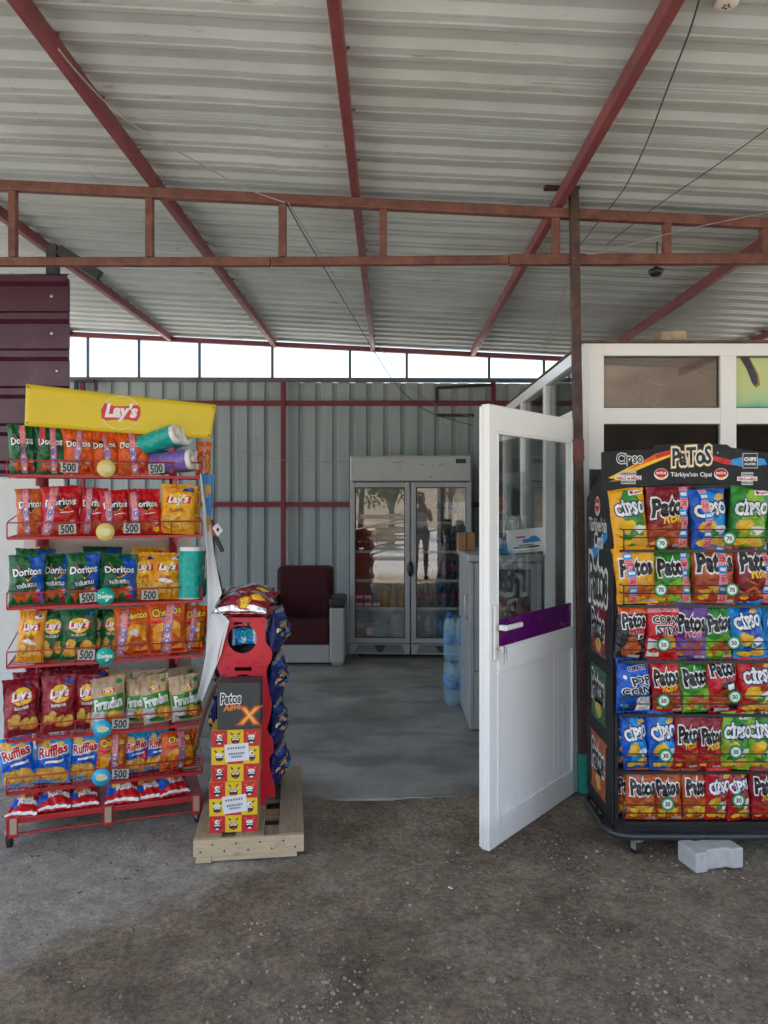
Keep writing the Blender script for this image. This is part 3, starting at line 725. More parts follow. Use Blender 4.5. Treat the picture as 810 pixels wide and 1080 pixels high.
fill(bottle_proto('clear_bottle', .24, .036, CLEAR, WHITE, 'clear drink bottle with a white cap, bottom row right of the fridge centre', 'bottle', mat('c_label', (.35,.4,.45), .4), 'clear bottles in the fridge'),
     [(.075+.09*k, y, .135) for y in (.10, .20) for k in range(2)])
fill(bottle_proto('yellow_bottle', .21, .04, mat('yellow_drink', (.45,.28,.01), .25), mat('cap_yellow', (.5,.35,.02), .4), 'yellow juice bottle on the lower left shelf of the fridge', 'bottle', None, 'yellow bottles in the fridge'),
     [(-.25+.085*k, y, .47) for y in (.11, .21) for k in range(3)])
def carton(name, w_, d_, h_, c1, c2, label, spots, group=None, z=0):
    t = thing(name, (0, 0, 0), label, 'carton', group=group)
    q = MB(); q.box(-w_/2, -d_/2, 0, w_/2, d_/2, h_); q.build('carton_body', c1, t, local=True, bevel=.003)
    q = MB(); q.shape(rectd(-w_*.42, h_*.35, w_*.42, h_*.72), lambda x, y: Vector((x, -d_/2-.0012, y))); q.build('front_print', c2, t, local=True)
    fill(t, spots)
carton('drink_carton', .075, .07, .20, mat('carton_orange', (.42,.12,.03), .5), WHITE, 'orange drink carton at the bottom left of the fridge', [(-.40, .12, .135), (-.40, .21, .135)], 'orange cartons in the fridge')
carton('drink_carton', .075, .07, .19, mat('carton_white', (.5,.5,.48), .5), mat('carton_red', (.4,.03,.03), .5), 'white and red drink carton beside the orange ones in the fridge', [(-.49, .12, .135), (-.49, .21, .135)], 'white cartons in the fridge')
carton('stacked_box', .22, .2, .13, mat('brown_box', (.24,.10,.05), .7), mat('box_print', (.32,.05,.03), .6), 'reddish brown box in the stack at the left side of the fridge', [(-.43, .22, .74), (-.43, .22, .872), (-.44, .22, 1.02), (-.44, .22, 1.152)], 'brown boxes stacked in the fridge')
carton('pink_tub', .08, .08, .07, mat('tub_pink', (.45,.08,.16), .4), WHITE, 'small pink tub in the row on the lower left fridge shelf', [(-.50+.085*k, .11, .47) for k in range(3)]+[(-.50+.085*k, .11, .542) for k in range(2)], 'pink tubs in the fridge')
PBAG = clear_plastic('white_bag', (.55,.57,.58), .3, .75)
for (x, r_, hh, lab) in ((-.30, .115, .22, 'round white plastic bag of goods low in the fridge'), (-.125, .10, .40, 'tall knotted white plastic bag low in the fridge')):
    bgo = MB()
    def pf(u, v, r_=r_, hh=hh):
        a = u*2*math.pi; 
        pr_ = (math.sin(min(1, v*1.25)*math.pi)**.5 if v < .72 else .22+.25*(v-.72)*2) if hh > .3 else math.sin(max(.02, min(.98, v))*math.pi)**.6
        rr_ = r_*max(.06, pr_)*(1+.10*noise.noise(Vector((math.cos(a)*2, math.sin(a)*2, v*3+r_*40)))); return Vector((rr_*math.cos(a), rr_*math.sin(a)*.8, v*hh))
    bgo.grid(pf, 24, 16); o = bgo.build('plastic_bag', PBAG); o.matrix_basis = inside(x, .15, .135); tag(o, lab, 'plastic bag')

# ================================================================== ARMCHAIR
chairY = 6.98
ac = thing('armchair', (-.80, 6.98, .026), 'dark red upholstered armchair with pale grey sides beside the fridge', 'armchair')
REDF = mat('dark_red_fabric', (.055,.006,.012), .85, var=.2, scale=20, bmp=.2, bscale=300)
GRYL = mat('pale_grey_vinyl', (.42,.42,.41), .45, var=.06, dirt=(.25,.23,.2), dirt_amt=.4)
q = MB(); q.box(-1.09, 7.30, .40, -.55, 7.52, .905); q.build('backrest', REDF, ac, bevel=.05, seg=4)
q = MB(); q.box(-1.085, 6.97, .215, -.555, 7.36, .43); q.build('seat', REDF, ac, bevel=.03, seg=3)
q = MB(); q.box(-1.09, 6.985, .045, -.555, 7.55, .213); q.build('base', GRYL, ac, bevel=.012)
for sgn in (-1, 1):
    x0 = -1.235 if sgn < 0 else -.553; x1 = -1.092 if sgn < 0 else -.415
    q = MB(); q.box(x0, 6.965, .045, x1, 7.5, .555); q.build('armrest', GRYL, ac, bevel=.02, seg=3)
    q = MB(); q.box(x0-.004, 6.96, .557, x1+.004, 7.35, .645); q.build('arm_pad', mat('black_vinyl', (.02,.018,.02), .4), ac, bevel=.025, seg=3)
    q = MB(); q.box(x0+.02, 6.99, .028, x1-.02, 7.05, .045); q.box(x0+.02, 7.4, .028, x1-.02, 7.46, .045); q.build('foot', STEEL, ac)

# ================================================================== GREY DISPLAY COUNTER BEHIND THE DOOR
cx0, cx1, cy0, cy1 = .525, 1.0, 4.98, 5.75
dc = thing('display_counter', (.76, 5.3, .026), 'grey glass fronted display cooler standing inside behind the open door', 'display counter')
GM = mat('grey_cooler', (.33,.345,.36), .4, var=.07, dirt=(.2,.18,.16), dirt_amt=.35)
q = MB(); q.box(cx0, cy0, .04, cx0+.03, cy1, 1.14); q.box(cx1-.03, cy0, .04, cx1, cy1, 1.14); q.box(cx0+.03, cy1-.03, .04, cx1-.03, cy1, 1.14); q.box(cx0+.03, cy0+.001, .04, cx1-.03, cy0+.04, .42); q.box(cx0+.03, cy0+.04, .40, cx1-.03, cy1-.03, .42); q.build('cabinet', GM, dc, bevel=.006)
q = MB(); q.box(cx0-.02, cy0-.03, 1.14, cx1+.0, cy1, 1.19); q.build('worktop', GM, dc, bevel=.015, seg=3)
q = MB()
q.box(cx0+.032, cy0+.004, .425, cx0+.065, cy0+.03, 1.135); q.box(cx1-.07, cy0+.004, .425, cx1-.032, cy0+.03, 1.135); q.box(cx0+.065, cy0+.005, .425, cx1-.07, cy0+.03, .455); q.box(cx0+.065, cy0+.005, 1.09, cx1-.07, cy0+.03, 1.135)
q.build('glass_frame', GM, dc, bevel=.003)
q = MB(); q.box(cx0+.065, cy0+.012, .455, cx1-.07, cy0+.017, 1.09); q.build('pane', GLASS, dc)
q = MB(); q.box(cx0+.035, cy0+.04, .74, cx1-.035, cy1-.04, .75); q.build('inner_shelf', mat('shelf_grey', (.42,.44,.45), .4), dc)
q = MB(); q.tube([(cx0-.004, cy0+.1, .75), (cx0-.02, cy0+.1, .77), (cx0-.02, cy0+.1, .9), (cx0-.004, cy0+.1, .92)], .007, 8); q.build('side_handle', STEEL, dc)
# pastries bag inside: orange packs
for k, (x, z, c_) in enumerate(((.66, .75, (.45,.14,.05)), (.78, .75, (.42,.20,.08)), (.88, .75, (.35,.10,.05)))):
    q = MB(); q.grid(lambda u, v, x=x, z=z: Vector((x+.075*math.cos(u*6.283)*math.sin(max(.01, v)*math.pi)**.7, 5.14+.07*math.sin(u*6.283)*math.sin(max(.01, v)*math.pi)**.7, z+.10*v*(1+.15*noise.noise(Vector((u*4, v*4, x)))))), 18, 10)
    o = q.build('food_pack', film('food%d' % k, c_)); recenter(o, (x, 5.14, z)); tag(o, ('orange wrapped food pack at the left inside the grey display cooler', 'light brown wrapped food pack in the middle of the display cooler', 'dark orange wrapped food pack at the right inside the display cooler')[k], 'food pack')
# things on the worktop
CARD = mat('cardboard', (.30,.16,.08), .8, var=.12, scale=12)
t = thing('cardboard_box', (.535, 5.40, 1.19), 'small brown cardboard box on the left of the grey display cooler top', 'box')
q = MB(); q.box(.485, 5.33, 1.19, .60, 5.50, 1.315); q.build('carton_body', CARD, t, bevel=.003)
q = MB(); q.box(.535, 5.3285, 1.19, .545, 5.3295, 1.315); q.build('flap_seam', mat('seam_dark', (.10,.05,.025), .8), t)
def roll(name, M_, r_=.055, h_=.10, ri=.02, label=None, cat=None, parent=None):
    q = MB(); q.lathe([(ri, 0), (r_-.004, 0), (r_, .004), (r_, h_-.004), (r_-.004, h_), (ri, h_), (ri, 0)], 24, 0, M_); 
    return q
o = roll('t', Matrix.Identity(4)).build('toilet_roll', WHITE); o.location = (.70, 5.12, 1.19); tag(o, 'white paper roll standing on the display cooler behind the door glass', 'paper roll')
q = MB(); q.grid(lambda u, v: Vector((.10*(u-.5)*2, .05*(v-.5)*2, .012+.028*max(0, math.sin(u*math.pi)*math.sin(v*math.pi))**.5+.006*noise.noise(Vector((u*6, v*5, 3))))), 20, 12)
o = q.build('blue_packet', film('blue_pk', (.02,.25,.45)), solid=.004); o.location = (.69, 5.02, 1.185); tag(o, 'flat blue packet lying on the display cooler in front of the paper roll', 'packet')
t = thing('sign_card', (.86, 5.06, 1.19), 'white framed card with blue print leaning on the display cooler behind the door glass', 'sign card')
SM = Matrix.Translation((.915, 5.045, 1.20)) @ Matrix.Rotation(R(-7), 4, 'Z') @ Matrix.Rotation(R(-6), 4, 'Y') @ Matrix.Rotation(R(-14), 4, 'X')
q = MB(); q.box(-.125, 0, 0, .125, .012, .16, 0, SM); q.build('board', WHITE, t, bevel=.002)
q = MB(); fn = lambda x, y: SM @ Vector((x, -.0015, y))
for d_, mi in ((rectd(-.115, .012, .115, .014), 0), (rectd(-.02, .065, .095, .09), 1), (polyd([(.02, .09), (.085, .09), (.075, .105), (.04, .108)]), 1), (rectd(-.06, .10, .0, .112), 2), (rectd(-.085, .03, .085, .042), 0), (rectd(-.05, .047, .05, .053), 0)): q.shape(d_, fn, mi)
q.build('print', [DKGREY, mat('print_blue', (.03,.25,.55), .5), mat('print_magenta', (.5,.06,.2), .5)], t)
q = MB()
q.grid(lambda u, v: Vector((.10*(u-.5)*2*(1-.55*v)+.02*noise.noise(Vector((u*5, v*5, 1))), .05*math.sin(u*9)*(.4)+.02*noise.noise(Vector((u*6, v*6, 7))), .25*v+.015*noise.noise(Vector((u*7, v*3, 3))))), 20, 16)
o = q.build('plastic_bag', PBAG, solid=.002); o.location = (.86, 5.22, 1.19); tag(o, 'crumpled white plastic bag standing behind the framed card on the cooler', 'plastic bag')

# ================================================================== WATER PACKS
WB = clear_plastic('pet_water', (.34,.62,.76), .08, .17)
t0 = thing('water_pack', (0, 0, 0), 'shrink wrapped pack of big blue water bottles on the floor beside the counter', 'water pack', group='water packs beside the counter')
for i in range(3):
    for j in range(2):
        r_ = .042; h_ = .33; M_ = Matrix.Translation(((j-.5)*.087, (i-1)*.087, 0))
        q = MB(); pr_ = [(0, 0), (r_*.9, 0), (r_, .012)]
        for k in range(6): pr_ += [(r_, .03+k*.033), (r_*.93, .046+k*.033)]
        pr_ += [(r_, .235), (r_*.75, .275), (r_*.36, .305), (r_*.34, .312), (0, .312)]
        q.lathe(pr_, 12, 0, M_); q.lathe([(r_*.42, .312), (r_*.42, .33), (0, .33)], 10, 1, M_); q.lathe([(r_*1.012, .12), (r_*1.012, .18)], 12, 2, M_)
        q.build('bottle', [WB, mat('cap_blue', (.02,.12,.5), .4), mat('w_label', (.05,.25,.6), .4)], t0, local=True)
q = MB()
def wrapf(u, v):
    a = u*2*math.pi; c_, s_ = math.cos(a), math.sin(a); ex = 5
    k = (abs(c_)**ex+abs(s_)**ex)**(-1/ex); kk = 1-.12*max(0, (v-.75)*4)**2
    return Vector((c_*k*.09*kk+.003*noise.noise(Vector((a*3, v*6, 0))), s_*k*.134*kk, .002+v*.30))
q.grid(wrapf, 40, 14); q.build('shrink_wrap', clear_plastic('shrink_film', (.55,.75,.85), .08, .16), t0, local=True)
B0 = Vector((.500, 5.72, .026))
M_ = Matrix.Translation(B0) @ Matrix.Rotation(R(4), 4, 'Z'); t0.matrix_basis = M_; MW[t0.name] = M_
t1 = copy_tree(t0, Matrix.Translation(B0+Vector((-.005, .01, .333))) @ Matrix.Rotation(R(-5), 4, 'Z')); t1['label'] = 'shrink wrapped pack of big blue water bottles stacked on top of another pack'
# ================================================================== CHIP BAGS
C = dict(red=(.52,.008,.013), dred=(.20,.010,.016), wine=(.24,.008,.02), orange=(.70,.10,.008), dorange=(.50,.10,.012), yellow=(.80,.38,.008), gold=(.70,.29,.01),
         green=(.03,.24,.03), dgreen=(.004,.095,.022), lime=(.22,.46,.02), blue=(.004,.085,.46), lblue=(.01,.27,.68), navy=(.008,.015,.12), purple=(.11,.035,.24),
         kraft=(.47,.33,.19), white=(.78,.78,.76), black=(.012,.011,.013), chip=(.70,.40,.06), chipd=(.48,.22,.03), rust=(.42,.085,.02), salmon=(.72,.26,.17), teal=(.0,.33,.29),
         pink=(.75,.28,.32), silver=(.75,.75,.76), lgrey=(.5,.5,.5), sun=(.85,.50,.02), violet=(.20,.10,.42), brick=(.36,.05,.02))
def K(c):
    m = film(c, C[c])
    if c == 'silver': m.node_tree.nodes['Principled BSDF'].inputs['Metallic'].default_value = 1
    return m
DW_, DH_ = .16, .25      # design space
class Des:
    """printed design of one kind of bag: base colour + flat printed shapes in fractions of the bag"""
    def __init__(s, base): s.base = base; s.items = []
    def put(s, d, col, lay): s.items.append((d, col, lay)); return s
    def E(s, cx, cy, rx, ry, col, lay=1, n=18): return s.put(tf(ell(n), cx*DW_, cy*DH_, rx*DW_, ry*DH_), col, lay)
    def B(s, cx, cy, rx, ry, col, lay=1, seed=1, rot=0, amp=.18): 
        d = tf(blob(18, seed, amp), 0, 0, rx*DW_, ry*DH_); return s.put(tf(d, cx*DW_, cy*DH_, 1, 1, rot), col, lay)
    def Rr(s, x0, y0, x1, y1, col, lay=1): return s.put(rectd(x0*DW_, y0*DH_, x1*DW_, y1*DH_), col, lay)
    def Po(s, pts, col, lay=1): return s.put(polyd([(x*DW_, y*DH_) for x, y in pts]), col, lay)
    def T(s, body, cx, cy, w, col, lay=4, out=None, bold=.02, obold=.075, shear=0, rot=0, sy=1.0, space=1.0):
        if out: 
            d = text2d(body, obold, shear, space); s.put(tf((d[0], d[1]), cx*DW_, cy*DH_, w*DW_, w*DW_*sy, R(rot)), out, lay)
        d = text2d(body, bold, shear, space); return s.put(tf((d[0], d[1]), cx*DW_, cy*DH_, w*DW_, w*DW_*sy, R(rot)), col, lay+(3.6 if out else 1))
    def chips(s, cx, cy, n, seed, r=.13, spread=.2, cols=('chip', 'chipd', 'sun'), lay=2):
        rr = random.Random(seed)
        for k in range(n):
            a = rr.uniform(0, 6.28); q = spread*math.sqrt(rr.random())
            x, y = cx+q*math.cos(a), cy+q*.5*math.sin(a); rad = r*rr.uniform(.75, 1.15)
            s.B(x, y, rad, rad*.62, cols[1], lay+.5*k, seed+k, rr.uniform(0, 3)); s.B(x+.012, y+.010, rad*.88, rad*.54, cols[0], lay+.5*k+.25, seed+k, rr.uniform(0, 3))
        return s
    def strip(s, cx, kind, rot=0, seed=0):
        rr = random.Random(seed)
        def q(pts, c_, l): 
            d = polyd([(x*DW_, y*DH_) for x, y in pts]); s.put(tf(([(p[0], p[1]-.5*DH_) for p in d[0]], d[1]), cx*DW_, .5*DH_, 1, 1, R(rot)), c_, l)
        def tx(body, y, w, c_, l, r0=0): s.put(tf(tf(text2d(body, .03), 0, (y-.5)*DH_, w*DW_, None, R(r0)), cx*DW_, .5*DH_, 1, 1, R(rot)), c_, l)
        def circ(y, r_, c_, l): s.put(tf(tf(ell(12), 0, (y-.5)*DH_, r_*DW_, r_*DW_), cx*DW_, .5*DH_, 1, 1, R(rot)), c_, l)
        if kind == 'loyal':
            q([(-.115, .02), (.115, .02), (.115, .98), (-.115, .98)], 'violet', 8); q([(-.092, .02), (.092, .02), (.092, .98), (-.092, .98)], 'salmon', 8.6)
            for k, y in enumerate((.10, .245, .345, .445, .545)):
                circ(y, .075, 'violet', 9.2); circ(y, .056, 'lblue' if k % 2 else 'white', 9.8); tx('P', y, .045, 'white' if k % 2 else 'violet', 10.4)
            for y in (.66, .79, .90): q([(-.075, y-.03), (.075, y-.03), (.075, y+.025), (-.075, y+.025)], 'pink', 9.2); q([(-.055, y-.008), (.055, y-.008), (.055, y+.004), (-.055, y+.004)], 'red', 9.8)
        else:
            q([(-.10, .02), (.10, .02), (.10, .98), (-.10, .98)], 'pink', 8)
            for k in range(6):
                y = .09+.155*k
                if k % 2: q([(-.10, y-.07), (.10, y-.07), (.10, y+.05), (-.10, y+.05)], 'lblue', 8.6); q([(-.07, y-.03), (.07, y-.03), (.07, y+.02), (-.07, y+.02)], 'white', 9.2)
                else: tx(kind, y, .13, 'red', 9.2); q([(-.07, y+.052), (.07, y+.052), (.07, y+.064), (-.07, y+.064)], 'red', 9.2)
        return s
    def finish(s):
        s.items.sort(key=lambda t: t[2]); out = []
        for d, col, lay in s.items:
            bm = bmesh.new()
            vs = [bm.verts.new((x, y, 0)) for x, y in d[0]]
            for f in d[1]:
                try: bm.faces.new([vs[i] for i in f])
                except ValueError: pass
            # clip to the bag face and cut along a grid so the print follows the bulge
            for (co, no) in (((-.47*DW_, 0, 0), (-1, 0, 0)), ((.47*DW_, 0, 0), (1, 0, 0)), ((0, .012*DH_, 0), (0, -1, 0)), ((0, .985*DH_, 0), (0, 1, 0))):
                bmesh.ops.bisect_plane(bm, geom=bm.verts[:]+bm.edges[:]+bm.faces[:], plane_co=co, plane_no=no, clear_outer=True)
            if not bm.faces: bm.free(); continue
            x0 = min(v.co.x for v in bm.verts); x1 = max(v.co.x for v in bm.verts); y0 = min(v.co.y for v in bm.verts); y1 = max(v.co.y for v in bm.verts)
            for k in range(-12, 13):
                x = k*DW_/26
                if x0 < x < x1: bmesh.ops.bisect_plane(bm, geom=bm.verts[:]+bm.edges[:]+bm.faces[:], plane_co=(x, 0, 0), plane_no=(1, 0, 0))
            for k in range(1, 38):
                y = k*DH_/38
                if y0 < y < y1: bmesh.ops.bisect_plane(bm, geom=bm.verts[:]+bm.edges[:]+bm.faces[:], plane_co=(0, y, 0), plane_no=(0, 1, 0))
            bmesh.ops.triangulate(bm, faces=bm.faces[:])
            bm.verts.index_update()
            fs = []
            for f in bm.faces:
                t = [v.index for v in f.verts]
                if f.normal.z < 0: t.reverse()
                fs.append(tuple(t))
            out.append(([(v.co.x/DW_, v.co.y/DH_) for v in bm.verts], fs, col, lay)); bm.free()
        s.out = out; return s

def d_lays(base, top=None, sub='KLASİK', ring=False, seed=1, white=False):
    d = Des(base)
    if top: d.Rr(-.5, .80, .5, 1, top, .5)
    d.Po([(-.5, .02), (.5, .02), (.5, .30), (.2, .36), (-.1, .30), (-.5, .36)], 'gold' if base in ('yellow', 'gold') else ('dred' if base == 'wine' else 'dgreen'), .6)
    if ring: d.E(-.22, .22, .23, .135, 'brick', 1.2); d.E(-.22, .22, .20, .117, 'sun', 1.4)
    d.E(.02, .67, .30, .155, 'sun', 1.5)
    d.Po([(-.34, .60), (-.30, .74), (-.05, .715), (.15, .735), (.36, .76), (.35, .615), (.12, .60), (-.1, .585)], 'red', 2)
    d.T("Lay's", .01, .672, .54, 'white', 4, bold=.045, shear=.22, rot=4, sy=1.15)
    d.T(sub, .0, .48, .42, 'white' if base not in ('yellow', 'gold') else 'brick', 4)
    d.chips(-.2, .22, 5, seed, .15, .16); d.chips(.2, .2, 4, seed+9, .14, .14)
    d.Po([(.12, .84), (.42, .86), (.40, .93), (.14, .91)], 'navy' if not white else 'white', 2); d.E(.33, .90, .07, .035, 'blue', 3)
    if white: d.Po([(-.3, .40), (.15, .33), (.3, .36), (-.05, .46)], 'white', 2)
    return d
def d_dor(base, right=None, seed=2, sub=None):
    d = Des(base)
    if right: d.Po([(.0, 1), (.5, 1), (.5, .02), (.18, .02), (.26, .3), (-.02, .62), (.12, .8)], right, .5)
    tri = 'dorange' if base != 'orange' else 'red'
    d.Po([(-.30, .78), (.30, .62), (.02, .46)], 'black', 1); d.Po([(-.30, .80), (-.27, .80), (-.17, .70), (-.2, .68)], 'dorange', 1.5); d.Po([(.30, .63), (.0, .45), (-.05, .50), (-.02, .51), (.02, .475), (.27, .645)], 'sun', 1.5)
    d.T('Doritos', 0, .655, .78, 'white', 4, out='black', bold=.03, obold=.085, rot=3, sy=1.25)
    if sub:
        d.Po([(-.36, .40), (.3, .46), (.36, .385), (-.28, .32)], 'navy', 2) if right else 0; d.T(sub, 0, .395, .56, 'white', 4, rot=5, bold=.04, sy=1.4) if sub != '-' else d.Po([(-.05, .41), (.3, .44), (.3, .46), (-.05, .43)], 'white', 4)
    for k, (x, y, r_) in enumerate(((-.05, .17, .24), (.2, .22, .17), (-.25, .14, .15))):
        d.Po([(x-r_, y+.07), (x+r_, y+.09), (x+.02*k, y-.13)], 'rust', 2+.5*k); d.Po([(x-r_*.8, y+.06), (x+r_*.82, y+.075), (x+.02*k, y-.105)], 'dorange', 2.25+.5*k)
    d.B(.28, .10, .12, .05, 'red' if base != 'red' else 'sun', 3.8, seed); d.B(.3, .25, .07, .04, 'lgrey', 3.9, seed+1)
    return d
def d_chee(base='orange', seed=3):
    d = Des(base); d.Po([(-.5, .02), (.5, .02), (.5, .62), (.2, .70), (-.2, .58), (-.5, .66)], 'dorange', .5); d.Po([(-.3, .1), (.4, .1), (.36, .6), (0, .66), (-.34, .5)], 'gold', 1)
    d.T('Cheetos', .04, .82, .74, 'sun', 4, out='black', bold=.035, obold=.10, rot=6, sy=1.5)
    d.chips(0, .22, 7, seed, .12, .3, ('dorange', 'rust', 'sun')); d.B(.05, .48, .12, .06, 'lgrey', 2, seed); d.Po([(-.4, .03), (.45, .03), (.4, .09), (-.36, .1)], 'red', 3); d.B(-.2, .62, .16, .04, 'red', 1.5, 4)
    return d
def d_fir(seed=4):
    d = Des('kraft'); d.Po([(-.5, .36), (.5, .30), (.5, .66), (-.5, .60)], 'green', 1); d.Po([(-.5, .02), (-.08, .02), (-.12, .34), (-.5, .36)], 'lgrey', 1.2)
    d.T('Fırından', 0, .49, .80, 'white', 4, bold=.05, rot=5, sy=1.7); d.E(.02, .72, .16, .08, 'sun', 2); d.Po([(-.17, .69), (-.16, .75), (.2, .765), (.19, .70)], 'red', 2.5); d.T("Lay's", .01, .725, .28, 'white', 4, bold=.04, shear=.2)
    d.chips(.18, .2, 6, seed, .16, .1); d.B(-.12, .10, .18, .045, 'dgreen', 3, seed); d.B(.05, .07, .15, .03, 'green', 3.3, seed+2); d.E(.33, .88, .09, .05, 'green', 2); d.B(-.25, .2, .13, .06, 'white', 2, 7)
    return d
def d_ruf(base='lblue', red=False, seed=5):
    d = Des(base); d.Po([(-.5, .5), (.5, .62), (.5, .30), (.1, .22), (-.5, .34)], 'blue', .5); d.B(-.3, .86, .25, .07, 'chip', 1, seed); d.B(.02, .71, .40, .135, 'chip', 1.2, seed+1, .2); 
    if red: d.Po([(.0, .02), (.5, .02), (.5, .7), (.2, .5)], 'red', .8)
    d.T('Ruffles', 0, .70, .80, 'red', 4, out='white', bold=.035, obold=.10, rot=12, sy=1.4, shear=.15); d.Po([(-.2, .43), (.34, .48), (.36, .53), (-.18, .48)], 'white', 2)
    d.chips(-.15, .22, 4, seed, .24, .2); d.chips(.2, .14, 3, seed+5, .22, .15); d.Po([(-.4, .04), (.1, .05), (.05, .10), (-.38, .09)], 'lblue', 3)
    return d
def d_pat(base, sec=None, sub=None, chips=('dorange', 'rust'), seed=6, subc='sun', stick=False, black=False):
    d = Des(base)
    if sec: d.Po([(-.5, .02), (.5, .02), (.5, .40), (.15, .46), (-.2, .34), (-.5, .42)], sec, .6)
    d.T('Patos', 0, .66, .80, 'black', 4, out='white', bold=.055, obold=.125, shear=.15, rot=4, sy=1.75, space=1.06)
    if sub: d.T(sub, .06, .49, .5, subc, 4, bold=.03, rot=6, sy=1.5, shear=.25)
    if stick:
        rr = random.Random(seed)
        for k in range(9):
            a = rr.uniform(-.6, .6)+(1.5 if k % 3 == 0 else 0); x = rr.uniform(-.25, .28); y = rr.uniform(.12, .34); L = .17
            c_, s_ = math.cos(a)*L, math.sin(a)*L*.64
            d.Po([(x-c_, y-s_), (x-c_+.05*math.sin(a), y-s_-.035), (x+c_+.05*math.sin(a), y+s_-.035), (x+c_, y+s_)], chips[k % 2], 2+.3*k)
    else:
        for k, (x, y, r_) in enumerate(((0, .24, .26), (.2, .18, .18), (-.24, .17, .17))): d.Po([(x-r_, y+.05), (x+r_, y+.09), (x+.05, y-.13)], chips[1], 2+.5*k); d.Po([(x-r_*.8, y+.04), (x+r_*.82, y+.07), (x+.05, y-.10)], chips[0], 2.25+.5*k)
    d.Po([(.1, .03), (.42, .03), (.42, .075), (.1, .075)], 'lgrey', 3); d.B(-.3, .09, .1, .03, 'sun', 3, seed)
    return d
def d_cip(base, sec, seed=7, tag_=True):
    d = Des(base); d.Po([(-.32, .02), (.2, .02), (.42, .4), (.3, .85), (-.05, .98), (-.28, .7), (-.2, .3)], sec, .6)
    d.T('CİPSO', .02, .68, .84, 'white', 4, out='navy', bold=.05, obold=.125, rot=6, sy=1.5, space=1.06); d.Po([(-.15, .565), (.28, .60), (.20, .53), (.22, .495), (.05, .53), (.14, .56)], 'navy', 3.5); d.Po([(-.12, .572), (.24, .596), (.17, .538), (.10, .548), (.16, .572)], 'white', 4)
    d.B(-.12, .36, .22, .12, 'chip', 2, seed, .3); d.B(-.1, .365, .18, .10, 'sun', 2.3, seed, .3); d.B(.2, .30, .2, .07, 'white', 2.6, seed+3, .5); d.B(.05, .25, .12, .05, 'green' if base != 'green' else 'lime', 2.9, seed+2); d.B(.18, .12, .24, .08, 'chip', 3.1, seed+5); d.B(-.2, .1, .2, .05, 'sun', 3.2, seed+8)
    if tag_: d.Po([(.05, .86), (.46, .90), (.46, .98), (.05, .95)], 'white', 1.5); d.E(.14, .915, .05, .028, 'red', 2); d.Po([(.22, .90), (.42, .925), (.42, .945), (.22, .92)], 'red', 2)
    else: d.B(.3, .85, .17, .06, 'chip', 2, seed+4, .3)
    return d
def d_pop():
    d = Des('blue'); d.Po([(-.5, .02), (.5, .02), (.5, .22), (-.5, .17)], 'navy', .6); d.T('CEREZOS', .08, .82, .6, 'navy', 4, out='white', bold=.05, obold=.13, rot=5)
    d.T('POP', .12, .60, .52, 'black', 4, out='white', bold=.03, obold=.10, rot=5, sy=1.0); d.T('CORN', .0, .42, .78, 'black', 4, out='white', bold=.03, obold=.10, rot=5, sy=1.0)
    d.Po([(.0, .03), (.45, .03), (.48, .25), (.05, .25)], 'white', 2); d.chips(.24, .2, 6, 4, .09, .18, ('white', 'lgrey')); d.B(-.3, .14, .13, .04, 'lblue', 2, 5); d.E(-.34, .66, .05, .035, 'white', 2)
    return d
def d_stix():
    d = Des('red'); d.Po([(-.5, .8), (.5, .86), (.5, 1), (-.5, 1)], 'pink', .6); d.T('CEREZOS', .0, .88, .45, 'red', 4, out='white', bold=.04, obold=.10, rot=8)
    d.T('CORN', .04, .70, .74, 'black', 4, out='white', bold=.03, obold=.10, rot=5); d.T('STIX', .1, .52, .66, 'black', 4, out='white', bold=.03, obold=.10, rot=5)
    d.chips(.25, .3, 6, 12, .14, .16); d.Po([(-.42, .03), (-.05, .03), (-.1, .3), (-.4, .36)], 'white', 2); d.B(-.22, .14, .14, .05, 'red', 3, 3)
    return d
def d_kri():
    d = Des('black'); d.Po([(-.5, .78), (.5, .84), (.5, 1), (-.5, 1)], 'orange', .6); d.T('Patos', .04, .70, .74, 'black', 4, out='white', bold=.05, obold=.12, rot=4, sy=1.6, space=1.05); d.T('Kritos', .12, .53, .5, 'red', 4, out='pink', bold=.03, obold=.08, rot=4, sy=1.3)
    d.Po([(.12, .36), (.34, .38), (.34, .47), (.12, .45)], 'white', 2); d.Po([(.16, .375), (.31, .39), (.31, .455), (.16, .44)], 'black', 3); d.chips(-.05, .2, 8, 15, .14, .24, ('dorange', 'rust')); d.Po([(-.1, .03), (.3, .03), (.3, .08), (-.1, .08)], 'lgrey', 4)
    return d
def d_kri2():
    d = Des('red'); d.Po([(-.25, .2), (.3, .1), (.44, .72), (-.1, .66)], 'black', .8); d.T('Patos', 0, .80, .78, 'black', 4, out='white', bold=.05, obold=.12, rot=4, sy=1.5, space=1.05); d.T('KRİTOS', .08, .62, .5, 'red', 4, out='pink', bold=.03, obold=.09, rot=6)
    d.Po([(.05, .42), (.26, .44), (.26, .54), (.05, .52)], 'white', 2); d.chips(-.1, .26, 6, 18, .15, .22, ('dorange', 'rust')); d.Po([(-.35, .03), (.1, .03), (.1, .1), (-.35, .1)], 'lgrey', 4); d.Po([(-.45, .02), (.45, .02), (.45, .14), (-.45, .1)], 'black', .9)
    return d
def d_dark():
    d = Des('navy'); d.chips(0, .45, 26, 22, .055, .55, ('chip', 'silver')); d.B(.2, .5, .2, .03, 'lblue', 1.5, 3); d.B(-.25, .7, .15, .03, 'silver', 1.5, 4); d.B(.1, .2, .25, .03, 'blue', 1.5, 5); d.Rr(-.5, .9, .5, 1, 'silver', 1); d.B(.1, .48, .3, .05, 'lblue', 2, 3); d.B(-.2, .85, .2, .05, 'blue', 2, 5); return d
